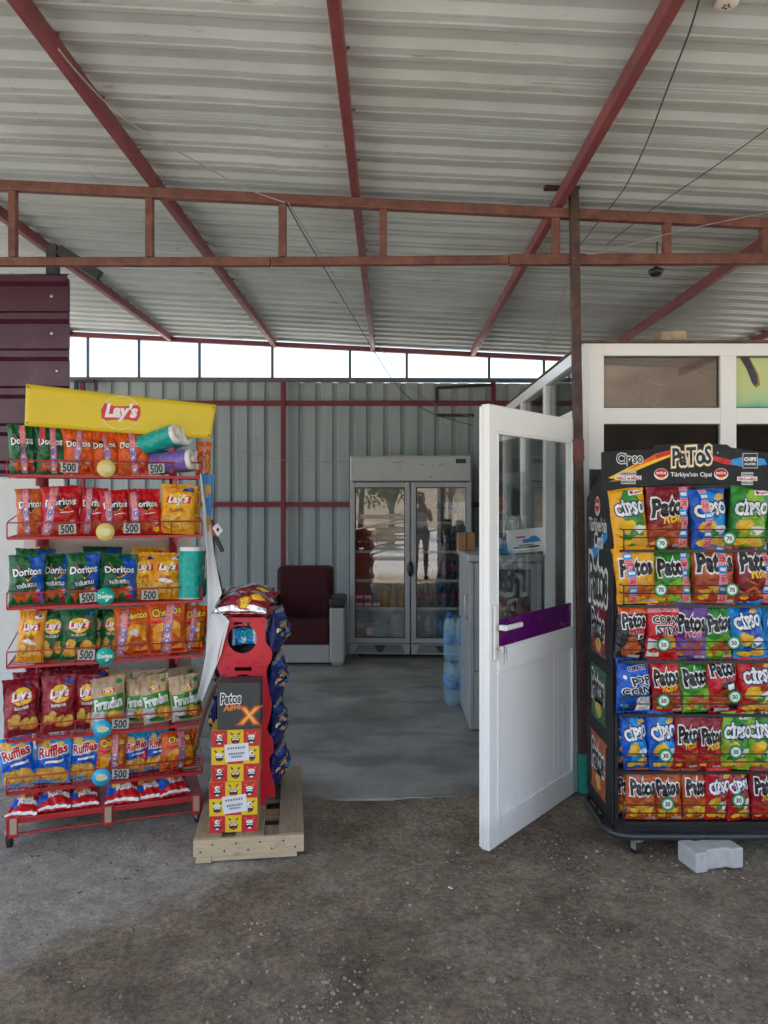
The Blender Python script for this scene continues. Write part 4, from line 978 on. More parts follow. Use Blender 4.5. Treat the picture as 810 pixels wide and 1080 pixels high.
def d_silv():
    d = Des('wine'); d.chips(.1, .25, 4, 24, .12, .3, ('sun', 'rust')); d.B(0, .7, .45, .10, 'silver', 2, 3); d.B(.2, .5, .3, .05, 'silver', 2, 4); d.B(-.3, .85, .35, .08, 'silver', 2, 8); d.B(-.25, .4, .2, .06, 'silver', 2.4, 12); d.Rr(-.5, .0, .5, .12, 'silver', 2.6); return d
def d_flat():
    d = Des('red'); d.Po([(-.5, .02), (.5, .02), (.5, .075), (-.5, .065)], 'white', 3); d.Po([(-.5, .17), (-.15, .18), (-.3, .62), (-.5, .6)], 'blue', 2); d.B(-.05, .42, .24, .14, 'chip', 2.4, 3); d.B(.02, .45, .18, .1, 'chipd', 2.7, 5); d.T('Ruffles', .14, .30, .6, 'white', 4, rot=8, bold=.05, sy=1.2); return d
L_ = 'loyal'
DES = {}
def reg(k, d): DES[k] = d.finish()
reg('dor_green', d_dor('dgreen').strip(.02, L_)); reg('dor_green2', d_dor('dgreen', seed=8).strip(.08, L_)); reg('dor_or', d_dor('orange').strip(-.02, L_, -9)); reg('dor_or2', d_dor('orange').strip(.04, L_)); reg('dor_or3', d_dor('orange', seed=6).strip(0.02, L_, 4)); reg('dor_or4', d_dor('dorange').strip(-.16, L_))
reg('dor_red', d_dor('red', sub='-').strip(-.27, L_, -8)); reg('dor_red2', d_dor('red', sub='-').strip(-.2, L_)); reg('dor_red3', d_dor('red', sub='-', seed=4).strip(-.24, L_)); reg('dor_red4', d_dor('red', sub='-', seed=6).strip(-.34, L_))
reg('lays_y', d_lays('yellow', ring=True, top='gold')); reg('dor_yog', d_dor('dgreen', 'blue', sub='YOĞURTLU')); reg('lays_y2', d_lays('gold', ring=True, white=True, seed=4)); reg('lays_g', d_lays('dgreen', sub='YOĞURT', seed=6)); reg('lays_w', d_lays('wine', sub='Baharatlı', seed=8))
reg('chee', d_chee().strip(-.26, L_, -7)); reg('chee2', d_chee().strip(.08, L_, -6)); reg('chee3', d_chee(seed=8).strip(-.08, L_, -5)); reg('chee4', d_chee('dorange').strip(.12, L_)); reg('chee5', d_chee('orange', 9).strip(.04, L_))
reg('fir', d_fir()); reg('ruf', d_ruf()); reg('ruf_r', d_ruf('lblue', True)); reg('flat', d_flat())
reg('cip_y', d_cip('yellow', 'green')); reg('pat_w', d_pat('dred', 'brick', 'Rolls', seed=3, stick=True).strip(.32, '25')); reg('cip_b', d_cip('blue', 'lblue', tag_=False).strip(-.13, '20')); reg('cip_g', d_cip('green', 'lime'))
reg('pat_y', d_pat('yellow', 'gold', seed=2).strip(-.16, '20', 3)); reg('pat_g', d_pat('green', 'lime', seed=4).strip(.34, '25')); reg('pat_o', d_pat('rust', 'brick', chips=('chip', 'dorange')).strip(.16, '25')); reg('pat_w2', d_pat('dred', 'wine', 'Rolls', stick=True, seed=8).strip(.30, '25'))
reg('kri', d_kri()); reg('stix', d_stix()); reg('pat_p', d_pat('purple', 'violet', 'Rolls', stick=True, seed=5, subc='pink')); reg('pat_g2', d_pat('green', 'lime', seed=9)); reg('cip_b2', d_cip('lblue', 'blue', 9, False))
reg('pop', d_pop()); reg('pat_r', d_pat('red', 'brick', 'Rolls', stick=True, seed=11)); reg('kri2', d_kri2()); reg('cip_r', d_cip('red', 'brick', 12, False)); reg('cip_b3', d_cip('blue', 'lblue', 14, False)); reg('pat_r2', d_pat('wine', 'red', 'Rolls', stick=True, seed=13)); reg('cip_l', d_cip('lime', 'green', 15))
reg('pat_o2', d_pat('rust', 'dorange', chips=('sun', 'chip'), seed=17)); reg('dark', d_dark()); reg('silver', d_silv())

def make_bag(kind, W, Hh, seed, puff=1.0, tucked=0.0):
    """one sealed pouch: x across, z up, front faces -y, origin at the bottom centre"""
    d = DES[kind]; off = Vector((seed*3.17 % 40, seed*1.71 % 40, 0)); rr = random.Random(seed)
    D = .043*puff*min(1.25, W/.15); sl = rr.uniform(-.05, .05); sl2 = rr.uniform(-.02, .03); ph = rr.uniform(0, 6.28); k1 = rr.uniform(4, 6); asym = rr.uniform(-.15, .15); tw = rr.uniform(-.018, .018)
    def surf(u, v):
        # u -0.5..0.5, v 0..1 -> (x, depth, z)
        a = min(1, abs(2*u)); b = abs(2*v-1)
        bb = max(0, min(1, (1-b)/.86-.06)); e = bb**.52 if bb > 0 else 0
        p = (max(0, 1-a**2.4))**.72*e*(1.12-.3*v)*(1+asym*u*2)
        x = u*W*(1-.075*e*(1-.4*a)+.02*(v > .95)); 
        n1 = noise.noise(Vector((u*4.2, v*5.5, 0))+off); n2 = noise.noise(Vector((u*6.5, v*9, 5))+off)
        fold = max(0, b-.42)/.58
        w = .0052*fold*math.sin(u*k1*6.28+ph+2.4*n1)*(1 if b < .93 else .45)
        y = D*p+p*(.015*n1+.009*n2)*puff+w*(.35+.65*e)+sl2*(v**2.5)
        x += .006*n1*e+tw*(v-.5)+sl*Hh*max(0, v-.55)**1.6*.6
        z = v*Hh+.004*noise.noise(Vector((u*3, v*2, 9))+off)*(1 if v > .1 else 0)+(.004*math.sin(u*40+ph)*.25 if v > .97 else 0)
        return x, y, z, w
    NU, NV = 26, 34; mb = MB(); cols = [d.base]; 
    for it in d.out:
        if it[2] not in cols: cols.append(it[2])
    vs = []
    us = [-.5+i/NU for i in range(NU+1)]; vv = [0, .012, .03]+[.03+.94*j/(NV-5) for j in range(1, NV-5)]+[.97, .988, 1.0]
    for v in vv:
        for u in us:
            x, y, z, w = surf(u, v); vs.append((x, -y-.0006, z))
    nf = len(vs)
    for v in vv:
        for u in us:
            x, y, z, w = surf(u, v); vs.append((x, y*.8-w*1.8+.0006, z))
    n1 = NU+1; m1 = len(vv); fs = []
    for j in range(m1-1):
        for i in range(NU):
            q = j*n1+i; fs.append((q, q+1, q+n1+1, q+n1)); q += nf; fs.append((q, q+n1, q+n1+1, q+1))
    for i in range(NU): fs.append((i+1, i, nf+i, nf+i+1)); t = (m1-1)*n1+i; fs.append((t, t+1, nf+t+1, nf+t))
    for j in range(m1-1): q = j*n1; fs.append((q, q+n1, nf+q+n1, nf+q)); q += NU; fs.append((q+n1, q, nf+q, nf+q+n1))
    mb.add(vs, fs, 0, True)
    for (dv, df, col, lay) in d.out:
        o = .0009+.00028*lay; q = []
        for (u, v) in dv:
            x, y, z, w = surf(u, v); q.append((x, -y-o, z))
        mb.add(q, df, cols.index(col), True)
    return mb, [K(c) for c in cols]
_seed = [11]
def bag_obj(kind, W, Hh, M_, label, group=None, puff=1.0, name='chip_bag'):
    _seed[0] += 1
    mb, ms = make_bag(kind, W, Hh, _seed[0], puff)
    o = mb.build(name, ms); o.matrix_basis = M_; MW[o.name] = M_.copy()
    return tag(o, label, 'chip bag', group)
class Rack:
    def __init__(s, A, ang): s.A = Vector((A[0], A[1], 0)); s.c = math.cos(ang); s.s = math.sin(ang); s.M = Matrix.Translation(s.A) @ Matrix.Rotation(ang, 4, 'Z')
    def lx(s, px, y):
        """local x on the shelf line at local depth y that is seen at image column px"""
        k = (px-CX)/F; return (k*(s.A.y+y*s.c)-s.A.x+y*s.s)/(s.c-k*s.s)
    def Y(s, x, y): return s.A.y+x*s.s+y*s.c
    def bag(s, kind, p0, p1, ytop, zs, label, dy=0, y0=.045, lean=9, group=None, roll=None, puff=1.0, yaw=None, rnd=random.Random(77)):
        y = y0+dy; x0, x1 = s.lx(p0, y), s.lx(p1, y); W = (x1-x0); x = (x0+x1)/2; Yd = s.Y(x, y)
        Hh = max(.12, Z_at(ytop, Yd+.02)-zs)/math.cos(R(lean))*rnd.uniform(.97, 1.03); lean += rnd.uniform(-2, 3)
        roll = rnd.uniform(-4.5, 4.5) if roll is None else roll; yaw = rnd.uniform(-10, 10) if yaw is None else yaw
        M_ = s.M @ Matrix.Translation((x, y, zs)) @ Matrix.Rotation(R(yaw), 4, 'Z') @ Matrix.Rotation(R(-lean), 4, 'X') @ Matrix.Rotation(R(roll), 4, 'Y')
        return bag_obj(kind, W*1.0, Hh, M_, label, group, puff)
# ================================================================== LEFT RACK (red wire rack with the yellow sign)
LR = Rack((-1.70, 3.37), R(19)); LW = LR.lx(213, 0); LD = .36
lr = thing('chip_rack', (LR.A.x, LR.A.y, 0), 'red wire chip rack on casters under a yellow header sign', 'chip rack', rz=R(19)); MW[lr.name] = LR.M
ROWZ = [1.662, 1.383, 1.07, .81, .482, .252]
TANL = mat('tan_strip', (.42,.30,.22), .6, dirt=(.3,.1,.08), dirt_amt=.4)
def lb(name, q, m_, **k): return q.build(name, m_, lr, local=True, **k)
for x in (.115, LW-.115):
    q = MB(); q.box(x-.02, LD, .10, x+.02, LD+.03, 1.95)
    lb('upright', q, REDM, bevel=.003)
    q = MB()
    for k in range(22): q.box(x-.006, LD-.0015, .2+.08*k, x+.006, LD+.001, .235+.08*k)
    lb('slot_row', q, GASK)
q = MB(); q.box(.02, LD+.032, .40, LW-.02, LD+.038, 1.40); lb('back_panel', q, WHITE)
for i, z in enumerate(ROWZ):
    q = MB(); z0 = z-.004; f = -.004*i
    r_ = .0032
    # floor wires, front lip (two wires), sloping sides
    q.box(.0, f, z0-.008, LW, f+.010, z0+.004)
    for k in range(9): q.tube([(0, f+.03+k*.038, z0-.002), (LW, f+.03+k*.038, z0-.002)], .0028, 5)
    for k in range(1, 8): q.tube([(LW*k/8, f+.01, z0-.005), (LW*k/8, LD, z0-.005)], .0028, 5)
    q.tube([(0, LD, z0+.10), (0, .06, z0+.075), (0, f, z0+.068), (LW, f, z0+.068), (LW, .06, z0+.075), (LW, LD, z0+.10)], r_, 6)
    for x in (0, LW): q.tube([(x, f, z0), (x, f, z0+.068)], r_, 6); q.tube([(x, f, z0), (x, LD, z0)], r_, 6)
    for k in range(1, 6): x = LW*k/6; q.tube([(x, f, z0), (x, f, z0+.068)], r_*.8, 5)
    for x in (.115, LW-.115): q.box(x-.004, .04, z0-.045, x+.004, LD, z0-.004)
    lb('wire_shelf', q, REDM)
# bottom deck, beams and brackets
q = MB(); q.box(0, -.03, .130, LW, LD, .136); q.box(0, -.034, .118, LW, -.022, .142); q.box(.004, -.03, .066, LW-.004, -.018, .073); q.box(.0, .03, .094, LW, .05, .118); q.box(0, LD-.02, .07, LW, LD, .128)
for x in (0.0, LW-.02): q.box(x, -.03, .07, x+.02, LD, .116)
lb('base_frame', q, REDM, bevel=.002)
for x in (.03, LW*.5, LW-.03):
    q = MB(); q.box(x-.02, -.043, .058, x+.02, -.0345, .150); br = lb('bracket', q, REDM, bevel=.002)
    q = MB(); q.box(x-.014, -.0448, .075, x+.014, -.0435, .145); q.build('label_strip', TANL, br, local=True)
def caster(parent, M_, r=.035):
    q = MB(); q.box(-.018, -.02, r*2-.004, .018, .02, r*2+.008, 0, M_); q.box(-.020, -.006, r*.7, -.015, .022, r*2, 0, M_); q.box(.015, -.006, r*.7, .020, .022, r*2, 0, M_)
    c_ = q.build('caster', STEEL, parent, local=True, bevel=.002)
    q = MB(); q.cyl(M_ @ Vector((-.012, .012, r)), M_ @ Vector((.012, .012, r)), r, 20); q.build('wheel', RUBBER, c_, local=True)
for x, y in ((.01, 0), (LW-.01, 0), (.01, LD-.03), (LW-.01, LD-.03)): caster(lr, Matrix.Translation((x, y, 0)) @ Matrix.Rotation(.5*x+y, 4, 'Z'), .034)
# yellow header sign
def lpt(px, py, y=.03): x = LR.lx(px, y); return Vector((x, y, Z_at(py, LR.Y(x, y))))
YEL = mat('sign_yellow', (.70,.52,.02), .38, var=.05, dirt=(.5,.36,.03), dirt_amt=.25)
c00, c10, c11, c01 = lpt(26, 449), lpt(222, 463), lpt(228.5, 427), lpt(27.5, 405)
def sgn(u, v, o=0): 
    p = (c00*(1-u)+c10*u)*(1-v)+(c01*(1-u)+c11*u)*v
    return p+Vector((0, -o+.012*math.sin(u*3.1)-.004*math.sin(v*3), 0))
q = MB(); q.grid(lambda u, v: sgn(u, v), 40, 8)
hs = lb('header_sign', q, YEL, solid=.006)
SW_, SH_ = (c10-c00).length, (c01-c00).length
def sfn(o): return lambda x, y: sgn(x/SW_, y/SH_, o)
def fine(d, step=.02):
    bm = bmesh.new(); vs = [bm.verts.new((x, y, 0)) for x, y in d[0]]
    for f in d[1]:
        try: bm.faces.new([vs[i] for i in f])
        except ValueError: pass
    xs_ = [v[0] for v in d[0]]; x = min(xs_)+step
    while x < max(xs_): bmesh.ops.bisect_plane(bm, geom=bm.verts[:]+bm.edges[:]+bm.faces[:], plane_co=(x, 0, 0), plane_no=(1, 0, 0)); x += step
    bmesh.ops.triangulate(bm, faces=bm.faces[:]); bm.verts.index_update()
    fs = [tuple(v.index for v in (f.verts if f.normal.z > 0 else reversed(f.verts[:]))) for f in bm.faces]; r = ([(v.co.x, v.co.y) for v in bm.verts], fs); bm.free(); return r
q = MB(); ccx, ccy = SW_*.488, SH_*.52
ring = []; N = 40
rg = ([(ccx+rr_*math.cos(6.2832*k/N), ccy+rr_*.98*math.sin(6.2832*k/N)) for rr_ in (.083, .0855) for k in range(N)], [(k, N+k, N+(k+1) % N, (k+1) % N) for k in range(N)])
q.shape(rg, sfn(.0042), 0)
ban = [(-.082, -.034), (-.086, .006), (-.074, .040), (-.03, .030), (.02, .036), (.07, .046), (.082, .034), (.086, -.004), (.076, -.036), (.03, -.031), (-.02, -.036), (-.06, -.044)]
q.shape(fine(tf(polyd(ban), ccx, ccy, 1)), sfn(.0048), 1)
q.shape(fine(tf(text2d("Lay's", .05, .22), ccx+.002, ccy+.002, .135, .165, R(4))), sfn(.0056), 0)
q.build('printed_logo', [WHITE, mat('logo_red', (.62,.03,.05), .4)], hs, local=True)
for (u, v) in ((.012, .93), (.012, .08), (.985, .9), (.985, .1)):
    q = MB(); q.shape(tf(ell(10), u*SW_, v*SH_, .004), sfn(.0042), 0); q.build('screw', DKGREY, hs, local=True)
for x in (.14, LW-.14):
    q = MB(); q.box(x-.012, .036, 1.68, x+.012, .046, 1.98); lb('sign_bracket', q, REDM)
# tags and badges clipped on the front lips
GREYT = mat('price_tag_grey', (.42,.42,.40), .5); INK = mat('ink', (.025,.025,.025), .6)
for px, i in ((73,0),(165,0),(71,1),(139,1),(93,2),(158,2),(91,3),(127,4),(127,5)):
    z = ROWZ[i]+.034; f = -.004*i-.012; x = LR.lx(px, f); TM = Matrix.Translation((x, f, z)) @ Matrix.Rotation(R(((px*7) % 11)-5), 4, 'Y') @ Matrix.Rotation(R(((px*5) % 13)-6), 4, 'X'); q = MB(); q.box(-.036, 0, -.022, .036, .003, .022, 0, TM)
    q.shape(tf(text2d('500', .03), 0, 0, .054, .075), lambda a, b_: TM @ Vector((a, -.001, b_)), 1); lb('price_tag', q, [GREYT, INK])
BAD = [('badge_yellow', (.72,.58,.16)), ('badge_yellow', (.72,.58,.16)), ('badge_teal', (.0,.38,.29)), ('badge_teal', (.0,.38,.29)), ('badge_blue', (.02,.42,.70)), ('badge_blue', (.02,.42,.70))]
for i, (px, py) in enumerate(((112,494),(111,561),(111,629),(111,692),(108,769),(107,820))):
    f = -.004*i-.016; x = LR.lx(px, f); z = Z_at(py, LR.Y(x, f)); q = MB()
    q.lathe([(.0, 0), (.040, 0), (.0405, .003), (0, .003)], 30, 0, Matrix.Translation((x, f+.003, z)) @ Matrix.Rotation(R(90), 4, 'X'))
    fn = lambda a, b_, f=f: Vector((a, f-.0012, b_)); f2 = lambda a, b_, f=f: Vector((a, f-.0020, b_))
    if i in (2, 3):
        q.shape(tf(text2d('Doritos', .05), x, z, .06, .075), fn, 1); q.shape(polyd([(x-.006, z-.014), (x+.02, z-.012), (x+.004, z-.026), (x-.002, z-.022), (x+.006, z-.016)]), fn, 1); q.shape(polyd([(x-.014, z+.014), (x-.006, z+.018), (x-.010, z+.022)]), fn, 1)
    else: q.shape(tf(blob(16, 5+i, .14), x, z, .026, .015), fn, 1); q.shape(tf(blob(16, 8+i, .14), x, z, .021, .011), f2, 2)
    lb('shelf_badge', q, [mat(BAD[i][0], BAD[i][1], .4, var=.04), WHITE if i in (2, 3) else mat('badge_pale', (.66,.62,.36), .5), mat('badge_pale2', (.60,.60,.33), .5)])

G_L = 'chip bags on the red rack'
def L(i, kind, p0, p1, yt, label, dy=0, **k): return LR.bag(kind, p0, p1, yt, ROWZ[i]+.003, label, dy, group=G_L, **k)
# top shelf
L(0,'dor_green',10,40,449,'green tortilla chip bag at the left end of the top shelf of the red rack', dy=.02)
L(0,'dor_green2',37,70,449,'green tortilla chip bag right of the leftmost green one on the top shelf')
L(0,'dor_or',66,99,452,'orange tortilla chip bag with slanting strip right of the green ones on the top shelf')
L(0,'dor_or2',97,128,452,'orange tortilla chip bag behind the upper yellow round badge on the top shelf', dy=.015)
L(0,'dor_or3',124,158,454,'orange tortilla chip bag on the top shelf touching the teal paper roll pack')
L(0,'chee5',207,222,466,'small orange bag squeezed in the right end of the top shelf', dy=.05)
# second shelf
L(1,'dor_or4',18,50,515,'orange tortilla chip bag at the left end of the second shelf', dy=.025)
L(1,'dor_red',45,87,513,'wide red tortilla chip bag with slanting promo strip, left on the second shelf')
L(1,'dor_red2',83,112,516,'narrow red tortilla chip bag left of the lower yellow round badge', dy=.02)
L(1,'dor_red3',107,140,516,'red tortilla chip bag behind the lower yellow round badge on the second shelf', dy=.01)
L(1,'dor_red4',136,171,516,'red tortilla chip bag beside the yellow potato chip bag on the second shelf')
L(1,'lays_y',166,205,512,'yellow potato chip bag at the right end of the second shelf')
L(1,'lays_y2',190,212,514,'yellow potato chip bag half hidden behind another at the right of the second shelf', dy=.09)
# third shelf
L(2,'dor_yog',9,48,586,'green and blue tortilla chip bag at the left end of the third shelf')
L(2,'dor_yog',40,76,585,'green and blue tortilla chip bag, second on the third shelf, tucked behind its neighbours', dy=.03)
L(2,'dor_yog',70,107,583,'green and blue tortilla chip bag just left of the upper teal round badge')
L(2,'dor_yog',104,144,583,'green and blue tortilla chip bag behind the upper teal badge, next to the yellow bags')
L(2,'dor_yog',12,56,577,'green and blue tortilla chip bag peeking out behind the leftmost bag of the third shelf', dy=.16)
L(2,'dor_yog',86,128,576,'green and blue tortilla chip bag in the rear row of the third shelf, mid rack', dy=.16)
L(2,'lays_y',138,166,584,'yellow potato chip bag left of another yellow one on the third shelf', dy=.03)
L(2,'lays_y2',158,191,583,'yellow potato chip bag beside the upright teal paper roll pack on the third shelf')
L(2,'lays_y',134,170,576,'yellow potato chip bag in the rear row of the third shelf', dy=.16)
# fourth shelf
L(3,'lays_y2',15,45,644,'yellow potato chip bag at the left end of the fourth shelf')
L(3,'lays_g',41,74,644,'green potato chip bag right of the yellow one on the fourth shelf', dy=.02)
L(3,'lays_g',64,104,642,'green potato chip bag in front, behind the fourth shelf price tag')
L(3,'lays_g',84,112,643,'green potato chip bag half hidden between two green ones on the fourth shelf', dy=.07)
L(3,'lays_g',104,128,643,'green potato chip bag partly behind the orange puff bag, above the lower teal badge', dy=.04)
L(3,'chee',121,160,641,'orange cheese puff bag nearest the green bags on the fourth shelf')
L(3,'chee2',155,198,635,'tall orange cheese puff bag in the middle of three on the fourth shelf')
L(3,'chee3',190,217,638,'orange cheese puff bag at the right end of the fourth shelf', dy=.02)
# fifth shelf
L(4,'lays_w',5,44,716,'dark red potato chip bag at the left end of the fifth shelf')
L(4,'lays_w',43,81,712,'dark red potato chip bag, second from the left on the fifth shelf')
L(4,'lays_w',76,104,713,'dark red potato chip bag next to the kraft brown ones on the fifth shelf', dy=.02)
for p, yt, dy, w_ in ((12,708,.12,'far left'), (46,706,.12,'left middle'), (78,706,.12,'middle')): L(4,'lays_w',p,p+38,yt,'dark red potato chip bag in the rear row, %s of the fifth shelf' % w_, dy=dy, lean=4)
for p, yt, dy, w_ in ((28,702,.22,'left'), (64,702,.22,'right')): L(4,'lays_w',p,p+40,yt,'dark red potato chip bag in the rearmost row at the %s on the fifth shelf' % w_, dy=dy, lean=2)
L(4,'fir',97,134,715,'kraft brown and green chip bag next to the dark red ones on the fifth shelf')
L(4,'fir',130,158,716,'kraft brown and green chip bag, second of the four in front', dy=.03)
L(4,'fir',151,184,713,'kraft brown and green chip bag leaning left, third of the four in front', roll=-7)
L(4,'fir',181,214,712,'kraft brown and green chip bag at the right end of the fifth shelf')
for p, yt, w_ in ((108,706,'left'), (142,705,'middle'), (172,704,'right')): L(4,'fir',p,p+36,yt,'kraft brown chip bag in the rear row at the %s of the kraft group' % w_, dy=.13, lean=4)
# sixth shelf
L(5,'ruf',2,40,776,'light blue ridged chip bag at the left end of the sixth shelf', roll=-6)
L(5,'ruf',35,74,777,'light blue ridged chip bag, middle one of three on the sixth shelf')
L(5,'ruf',71,104,774,'light blue ridged chip bag left of the lower blue badge on the sixth shelf')
L(5,'chee4',97,132,773,'orange puff bag behind the lower blue round badge', roll=5)
L(5,'ruf_r',129,156,773,'red and blue ridged chip bag right of the price tag on the sixth shelf', dy=.02)
L(5,'ruf_r',152,178,772,'red and blue ridged chip bag partly covered by the orange one on the sixth shelf', dy=.03)
L(5,'chee5',169,208,771,'orange puff bag at the right end of the sixth shelf')
# bags lying on the bottom deck, ends towards the viewer
for k, (p0, p1, w_) in enumerate(((5,42,'at the left end of the bottom deck'), (37,76,'second from the left on the bottom deck'), (72,107,'just left of the middle bracket on the bottom deck'), (109,147,'just right of the middle bracket on the bottom deck'), (141,177,'second from the right on the bottom deck'), (170,204,'at the right end of the bottom deck'))):
    x0, x1 = LR.lx(p0, 0), LR.lx(p1, 0)
    M_ = LR.M @ Matrix.Translation(((x0+x1)/2, -.02+.012*(k % 3), .140+.006*(k % 2))) @ Matrix.Rotation(R((-8, 3, 5, -3, 6, 14)[k]), 4, 'Z') @ Matrix.Rotation(R((-80, -75, -82, -76, -79, -70)[k]), 4, 'X')
    bag_obj('flat', (x1-x0)*1.02, .23, M_, 'red and blue chip bag lying '+w_, G_L, 1.1)
# paper roll packs
def rollpack(name, M_, col, label, n=2, hgt=.21, r=.052, groupless=True):
    t = thing(name, (0, 0, 0), label, 'paper roll pack'); t.matrix_basis = M_; MW[t.name] = M_
    for k in range(n):
        for j in range(2):
            q = MB(); q.lathe([(.018, 0), (r-.003, 0), (r, .004), (r, hgt/2-.006), (r-.003, hgt/2-.002), (.018, hgt/2-.002), (.018, 0)], 22, 0, Matrix.Translation(((k-(n-1)/2)*2*r, 0, j*hgt/2+(.014 if j else -.002)))); q.build('paper_roll', WHITE, t, local=True)
            
    def wf(u, v):
        a = u*6.2832; c_, s_ = math.cos(a), math.sin(a); hw = (n-1)*r
        x = (hw if c_ > 0 else -hw) if abs(c_) > 1e-6 else 0
        rr_ = (r+.0025)*(1+.02*noise.noise(Vector((a*2, v*4, n))))
        return Vector((x*min(1, abs(c_)*3)+rr_*c_, rr_*s_, .004+v*(hgt-.012)))
    q = MB(); q.grid(wf, 44, 10)
    w = q.build('wrapper', film(col[0], col[1]), t, local=True)
    q = MB(); fr_ = lambda o: (lambda x, y: Vector((x, -(r+.0025+o) if abs(x) < (n-1)*r+.001 else -math.sqrt(max(1e-6, (r+.0025+o)**2-(abs(x)-(n-1)*r)**2)), y)))
    hw = (n-1)*r
    q.shape(fine(polyd([(hw*.2, hgt*.35), (hw+.03, hgt*.55), (hw+.03, hgt*.92), (hw*.5, hgt*.92)]), .01), fr_(.002), 0); q.shape(fine(polyd([(hw*.1, .01), (hw+.03, .012), (hw+.03, hgt*.4), (hw*.8, hgt*.2)]), .01), fr_(.0022), 1)
    q.shape(tf(blob(12, 4), -hw*.4, hgt*.62, .012), fr_(.003), 0); q.shape(rectd(-hw-.01, .015, -hw+.02, .05), fr_(.003), 2); q.shape(rectd(-hw*.3, .05, hw*.3, .062), fr_(.0032), 1)
    q.build('wrapper_print', [film('white', C['white']), film(col[2], col[3]), film('salmon', C['salmon'])], w, local=True)
    return t
x = LR.lx(203, .06)
rollpack('paper_roll_pack', LR.M @ Matrix.Translation((x, .07, ROWZ[2]+.003)) @ Matrix.Rotation(R(70), 4, 'Z') @ Matrix.Rotation(R(3), 4, 'Y'), ('wrap_teal', (.0,.36,.31), 'wrap_dteal', (.0,.16,.17)), 'teal wrapped paper roll pack standing upright at the right end of the third shelf', 2, .235, .050)
x = LR.lx(176, .06); zz = ROWZ[0]
rollpack('paper_roll_pack', LR.M @ Matrix.Translation((LR.lx(160, .14), .15, zz+.060)) @ Matrix.Rotation(R(-24), 4, 'Z') @ Matrix.Rotation(R(84), 4, 'Y') @ Matrix.Rotation(R(90), 4, 'Z'), ('wrap_purple', (.20,.12,.42), 'wrap_navy', (.015,.03,.20)), 'purple wrapped paper roll pack lying under the teal one on the top shelf', 2, .21, .048)
rollpack('paper_roll_pack', LR.M @ Matrix.Translation((LR.lx(151, .14), .13, zz+.140)) @ Matrix.Rotation(R(-34), 4, 'Z') @ Matrix.Rotation(R(74), 4, 'Y') @ Matrix.Rotation(R(90), 4, 'Z'), ('wrap_teal', (.0,.36,.31), 'wrap_dteal', (.0,.16,.17)), 'teal wrapped paper roll pack lying tilted on the purple one on the top shelf', 2, .21, .046)

# --- curling white banner at the rack's right side
bp_l = [(211,499,3.62),(213,525,3.62),(216,555,3.62),(218,585,3.61),(219,612,3.60),(219,635,3.60),(219,660,3.60),(217,690,3.60),(212,718,3.61),(206,742,3.62)]
bp_r = [(226,501,3.66),(225,525,3.67),(222,553,3.68),(226,585,3.66),(231,612,3.62),(234,626,3.60),(226,640,3.58),(242,655,3.57),(233,690,3.58),(213,740,3.62)]
def bn(u, v):
    k = v*9; i = min(8, int(k)); f = k-i; f = f*f*(3-2*f)*.4+f*.6
    a = P(*bp_l[i])*(1-f)+P(*bp_l[i+1])*f; c_ = P(*bp_r[i])*(1-f)+P(*bp_r[i+1])*f
    return a*(1-u)+c_*u+Vector((0, .03*math.sin(u*math.pi), 0))
bt = thing('paper_banner', bn(0, 1)*1.0, 'curling white paper banner with a blue printed top hanging on the red rack side', 'banner')
q = MB(); q.grid(bn, 10, 54); pbn = q.build('sheet', mat('banner_white', (.66,.67,.68), .5, var=.04), bt, solid=.0012)
q = MB(); q.grid(lambda u, v: bn(.05+.95*u+.25*v*(1-u), .0+.22*v)-Vector((0, .0035, 0)), 8, 18); 
def bnf(o): return lambda x, y: bn(x, y)-Vector((0, o, 0))
for yy in (.10, .235): q.shape(fine(tf(text2d('P' if yy < .2 else 'F', .08), .5, yy-.02, .40, -.030), .06), bnf(.006), 1)
q.build('banner_print', [mat('banner_blue', (.05,.22,.45), .5), mat('banner_orange', (.55,.30,.06), .5)], bt)
t = thing('stick_lighter', P(226, 570, 3.72), 'red and black stick with a white paper tag hanging by the banner', 'lighter')
q = MB(); q.bar(P(224.5, 553, 3.72), P(227, 566, 3.72), .022, .014); q.build('red_neck', REDM, t, bevel=.003)
q = MB(); q.bar(P(227, 565, 3.72), P(235, 582, 3.72), .026, .018); q.build('black_grip', BLACKM, t, bevel=.006)
q = MB(); a = P(224.5, 556, 3.705); q.add([P(224, 557, 3.705), P(229.5, 566, 3.705), P(235, 559.5, 3.705), P(229, 551.5, 3.705)], [(0,1,2,3)], 0); q.add([P(228, 559, 3.7045), P(230, 561.5, 3.7045), P(231.5, 558, 3.7045), P(229.5, 556, 3.7045)], [(0,1,2,3)], 1); q.build('paper_tag', [WHITE, INK], t, solid=.0006)
q = MB(); q.tube([P(224, 548, 3.72), P(226, 590, 3.72), P(231, 610, 3.72), P(234, 632, 3.72)], [.006, .004, .008, .012], 7); o = q.build('black_cord', BLACKM); recenter(o, P(226, 590, 3.72)); tag(o, 'black cord hanging behind the white banner', 'cord')

